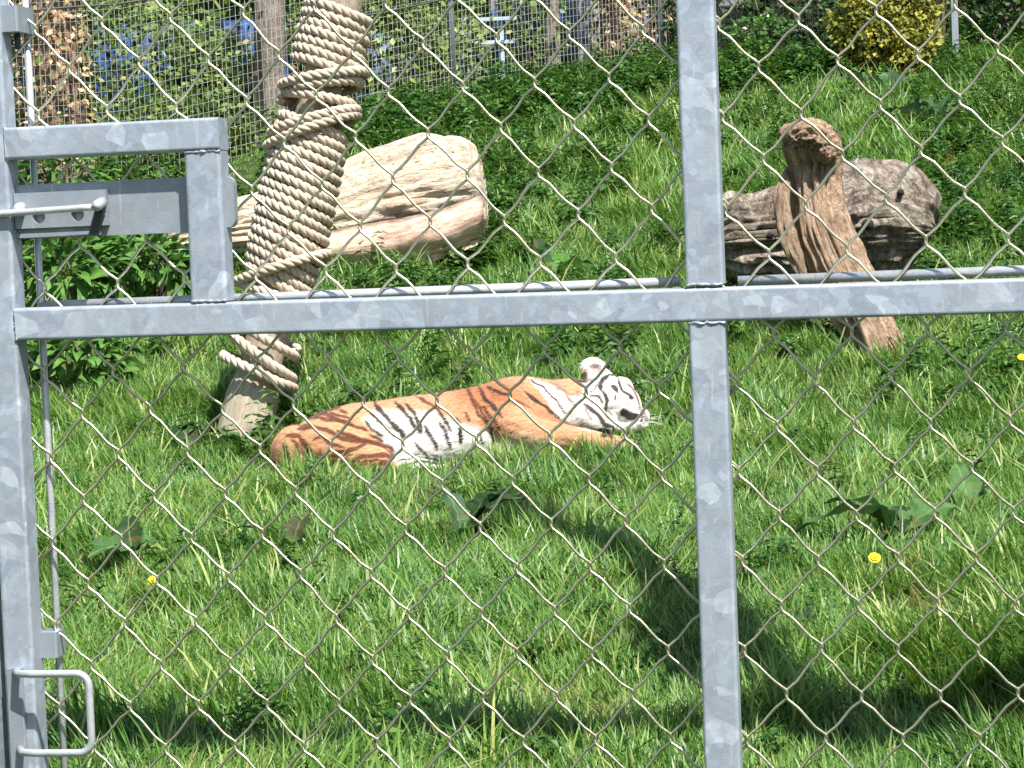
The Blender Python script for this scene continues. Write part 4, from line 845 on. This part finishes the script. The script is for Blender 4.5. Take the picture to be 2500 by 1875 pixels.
dock(300, 1560, [(30, 30, .16, .36, .1, DKB), (120, 50, .14, .3, .1, DK), (190, 30, .08, .4, .2, DKB)], 'torn dock leaf turning brown above the pull handle of the gate')
dock(2200, 1350, [(172, 34, .34, .26, .45, DK), (150, 58, .26, .30, .4, DK), (20, 40, .26, .30, .3, DK), (230, 15, .14, .22, .2, DKB), (80, 60, .16, .3, .2, DKD)], 'large drooping dock plant beside the yellow dandelion at the right')
dock(2370, 1300, [(95, 72, .26, .24, .2, DK), (60, 60, .20, .25, .2, DKD)], 'upright dock leaves near the right edge of the picture')
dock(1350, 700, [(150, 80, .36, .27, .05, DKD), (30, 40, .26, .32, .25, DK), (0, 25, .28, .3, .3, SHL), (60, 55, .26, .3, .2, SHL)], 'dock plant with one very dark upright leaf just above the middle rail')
dock(1330, 830, [(180, 30, .18, .5, .1, DKP), (10, 20, .14, .4, .2, DK)], 'round pale leaf just under the middle rail')
dock(2180, 245, [(170, 40, .5, .2, .2, DKG), (40, 35, .4, .22, .2, DKG), (100, 60, .4, .25, .2, DKG)], 'blue green dock below the golden bush')
dock(2290, 320, [(180, 35, .45, .22, .2, DKG), (60, 60, .4, .25, .2, DKG), (10, 30, .4, .2, .2, DKG), (120, 65, .4, .25, .2, DKG)], 'blue green dock high on the bank at the right')
dock(1668, 1062, [(150, 30, .12, .4, .2, DKD), (20, 40, .12, .4, .2, DKD), (80, 50, .10, .4, .2, DKB)], 'small dark dock leaves in front of the nose of the tiger, beside the middle post')
dock(1830, 1480, [(40, 30, .10, .2, .2, DK), (200, 25, .08, .2, .2, DK)], 'small dock sprout right of the middle post')
# glossy shrub behind the lock frame
lms = [leafmesh(L, .24, .2, SHL, .03, 5, i) for i, L in enumerate((.13, .11, .15))]
def shrub(px, py, Y, rx, rz, n, label):
    c_ = W(px, py, Y); gz = ground(c_.x, c_.y); root = empty('laurel_shrub', (c_.x, c_.y, gz)); tag(root, label, 'shrub', 'glossy leaved shrubs behind the lock frame'); lc = c_-root.location
    fn = blob(lc, rx, .3, rz, px, .3)
    for i in range(n):
        p, o_ = fn()
        if p.z < .03: p.z = .03+random.random()*.1
        if o_.y > .35: p.y -= .25
        d = (o_+Vector((random.gauss(0, .5), random.gauss(-.3, .4), random.gauss(.1, .4)))).normalized()
        q = d.to_track_quat('X', 'Z').to_euler(); q.x += random.gauss(0, .5); link('leaf', lms[i % 3], root, p, q, (random.uniform(.7, 1.2),)*3)
    b = MB()
    for i in range(9):
        e, _ = fn(); tube(b, catmull([Vector((0, 0, -.02)), e*.5+Vector((0, 0, .1)), e], 3), list(np.linspace(.012, .004, 7)), 5)
    b.build('stems', BR, root, True)
shrub(190, 660, 15.2, .36, .26, 210, 'glossy leaved shrub lowest at the left, seen through the bottom of the lock frame')
shrub(370, 650, 15.5, .34, .24, 190, 'glossy leaved shrub seen next to the lock frame upright, in front of the log end')
shrub(290, 570, 16.2, .42, .22, 170, 'glossy leaved shrub showing right under the bolt plate')
shrub(150, 425, 18.2, .34, .28, 170, 'glossy leaved shrub seen above the bolt plate')
shrub(190, 880, 14.0, .30, .22, 170, 'glossy leaved shrub just under the left end of the middle rail')

# flowers
def dandelion(px, py, label, clock=False, seen=1.0):
    Y = solveY(px, py+(45 if py < 200 else 88)); p = W(px, py, Y); g_ = ground(p.x, p.y); root = empty('dandelion', (p.x, p.y, g_)); tag(root, label, 'flower'); h = p.z-g_
    b = MB(); tube(b, [(0, 0, 0), (.004, 0, h*.5), (0, 0, h)], .0022, 6); b.build('stem', DKP, root, True)
    b = MB()
    if clock:
        for i in range(260):
            d = Vector((random.gauss(0, 1), random.gauss(0, 1), random.gauss(0, 1))).normalized(); c0 = Vector((0, 0, h)); e = c0+d*.024; sd = d.cross(Vector((.3, .5, .8))).normalized()*.0006
            b.add([c0+sd, c0-sd, e], [(0, 1, 2)])
            for q in range(4):
                w_ = (d+Vector((random.gauss(0, .4), random.gauss(0, .4), random.gauss(0, .4)))).normalized(); b.add([e+sd*.6, e-sd*.6, e+w_*.006], [(0, 1, 2)])
        b.build('seed_head', m_plain('dandelion_down', (.62, .60, .54), .8), root)
    else:
        for ring, (n_, L_, el) in enumerate(((22, .023, 5), (18, .018, 28), (12, .012, 55))):
            for i in range(n_):
                a = 6.283*i/n_+ring; d = Vector((math.cos(a)*math.cos(R(el)), math.sin(a)*math.cos(R(el)), math.sin(R(el)))); sd = Vector((-math.sin(a), math.cos(a), 0))*.0024; c0 = Vector((0, 0, h)); b.add([c0, c0+d*L_*.8+sd, c0+d*L_, c0+d*L_*.8-sd], [(0, 1, 2, 3)])
        pm = b.build('petals', m_plain('dandelion_yellow', (.80, .60, .01), .6, 0, .1), root)
        for v_ in pm.data.vertices: q = Vector(v_.co)-Vector((0, 0, h)); v_.co = Vector((0, 0, h))+Matrix.Rotation(R(48), 3, 'X') @ q
dandelion(2135, 1362, 'bright yellow dandelion in the grass beside the drooping dock'); dandelion(2494, 872, 'bright yellow dandelion at the right edge below the middle rail'); dandelion(1970, 1503, 'dandelion seed clock right of the middle post', True)
dandelion(374, 1418, 'small orange yellow dandelion in the dark dock clump at the left')
dandelion(2068, 42, 'tiny yellow flower next to the maroon shed')

# ================================================================== added branches: unseen above the picture, shaped to throw shade on the near grass
LB = m_leaf('branch_leaves', [(0, (.03, .08, .02)), (1, (.09, .17, .04))], .2, .5)
bo_ = empty('added_shade_branches', (4.5, 5.5, 0)); tag(bo_, 'unseen leafy branches, added and shaped to cast the shade on the near grass', 'branches')
def over(pts, rads, n, spread, h=3.3):
    Q = []
    for px, py in pts:
        Y = solveY(px, py); g_ = W(px, py, Y); Q.append(g_+S*(h/S.z)-bo_.location)
    P = catmull(Q, 8); b = MB(); tube(b, P, list(np.interp(np.linspace(0, 1, len(P)), np.linspace(0, 1, len(rads)), rads)), 8); b.build('branch', TRUNK2, bo_, True)
    def fn():
        i = random.random()*(len(P)-1); j = int(i); p = P[j].lerp(P[min(j+1, len(P)-1)], i-j); o_ = Vector((random.gauss(0, 1), random.gauss(0, 1), random.gauss(0, 1))).normalized(); sp_ = float(np.interp(i/(len(P)-1), np.linspace(0, 1, len(spread)), spread))
        return p+o_*sp_*random.random()**.5, o_
    leaf_cloud(fn, n, .095, LB, 'foliage', bo_, .35)
over([(2900, 1600), (2600, 1690), (2300, 1775), (2120, 1795), (1900, 1750), (1790, 1670), (1690, 1590), (1640, 1450)], [.08, .07, .13, .12, .06, .07, .10, .03], 8500, [.10, .09, .26, .22, .07, .10, .19, .07])
over([(1650, 1470), (1500, 1410), (1390, 1370), (1290, 1310)], [.02, .015, .01, .008], 420, [.07, .06, .08, .04])
over([(1290, 1310), (1230, 1285), (1170, 1255)], [.012, .012, .008], 900, [.07, .13, .08])
over([(-300, 1780), (100, 1825), (400, 1850), (700, 1855), (1000, 1840), (1250, 1820), (1420, 1800)], [.21, .20, .19, .18, .16, .11, .03], 5200, [.10, .10, .11, .10, .09, .07, .04])
over([(1420, 1790), (1700, 1800), (2000, 1790)], [.02, .03, .04], 160, [.05, .06, .08])

# ================================================================== grass
def wedge(n, y0, y1, m=1.12):
    Y = np.sqrt(rng.uniform(y0*y0, y1*y1, n)); X = rng.uniform(-1, 1, n)*(.2083*Y*m+.25); return X, Y
P, RO, SCL, IX = [], [], [], []
for y0, y1, dens, sc0 in ((5.6, 8, 330, .95), (8, 11, 260, 1.0), (11, 14.5, 200, 1.1), (14.5, 19, 110, 1.25), (19, 27, 60, 1.5)):
    area = (.2083*1.12*(y1*y1-y0*y0))+.5*(y1-y0); X, Y = wedge(int(area*dens), y0, y1)
    for x, y in zip(X.tolist(), Y.tolist()):
        if y > crest(x)+.4 or blocked(x, y): continue
        nz_ = mn.noise(Vector((x*1.6, y*1.6, 1))); n2 = mn.noise(Vector((x*.7+9, y*.7, 5))); n3 = mn.noise(Vector((x*4, y*4, 7)))
        g_ = ground(x, y); sc = sc0*1.08*(1+.38*nz_+.26*n3)*random.uniform(.75, 1.2)
        if n3 < -.42: sc *= .6
        if 1250+6000*x/y < 700 and crest(x)-y < 3: sc *= .42
        i = random.choice((0, 1, 4, 4)) if n2+nz_ < -.15 else random.choice((0, 2, 3, 5, 0, 2))
        if mn.noise(Vector((x*1.9, y*1.5, 33))) > .36 and random.random() < .55: i = 6
        if mn.noise(Vector((x*1.9, y*1.5, 33))) > .45 and random.random() < .5: sc *= .6
        ang = 2.2+2.6*mn.noise(Vector((x*1.1, y*1.1, 20)))+random.gauss(0, .7)
        P.append((x, y, g_)); RO.append((random.gauss(0, .12), random.gauss(0, .12), ang)); SCL.append((sc*1.05, sc*1.05, sc*(1.05 if i != 4 else 1))); IX.append(i)
scatter('grass', grass_col, P, RO, SCL, IX, 'long bright green grass of the enclosure', 'grass')
# nettles and ground ivy on the bank
spr = [sprig(5, .22, .085, .30, NETM), sprig(6, .16, .075, .34, NETM), sprig(4, .28, .09, .28, NETM), sprig(7, .10, .055, .40, NETM)]
ncol = source('nettle_source', spr); P, RO, SCL, IX = [], [], [], []
X, Y = wedge(16500, 6.0, 27.5)
for x, y in zip(X.tolist(), Y.tolist()):
    if y > crest(x)+.6 or blocked(x, y): continue
    d = crest(x)-y; ppx = 1250+6000*x/y; nz_ = mn.noise(Vector((x*1.1, y*.9, 11)))
    dens = 1.1 if d < 2.2 else (.95 if ppx < 1330 and y > 16.5 else .30 if y > 15 else .10)
    if ppx < 700 and d < 3.0: dens = 0 if d < 1.3 else .2
    if 1350 < ppx < 1600 and 14 < y < 15.8: dens = .8
    if ppx > 2250 and y > 15: dens = .6
    if 1560 < ppx < 2250 and 1.8 < d: dens = .12
    if random.random() > dens+nz_*(.7 if y > 12.5 else .35): continue
    sc = random.uniform(.7, 1.3)*(1.15 if d < 2 else .9)*(.62 if y < 12.5 else 1); P.append((x, y, ground(x, y))); RO.append((random.gauss(0, .15), random.gauss(0, .15), random.uniform(0, 6.28))); SCL.append((sc,)*3); IX.append(random.randrange(4))
scatter('nettles', ncol, P, RO, SCL, IX, 'dark green nettles and ground ivy on the bank', 'nettles')
# dry thatch between the blades near the fence side
SC.cycles.max_bounces = 8; SC.cycles.transparent_max_bounces = 8
print('grass', len(P), 'tiger verts', nv)
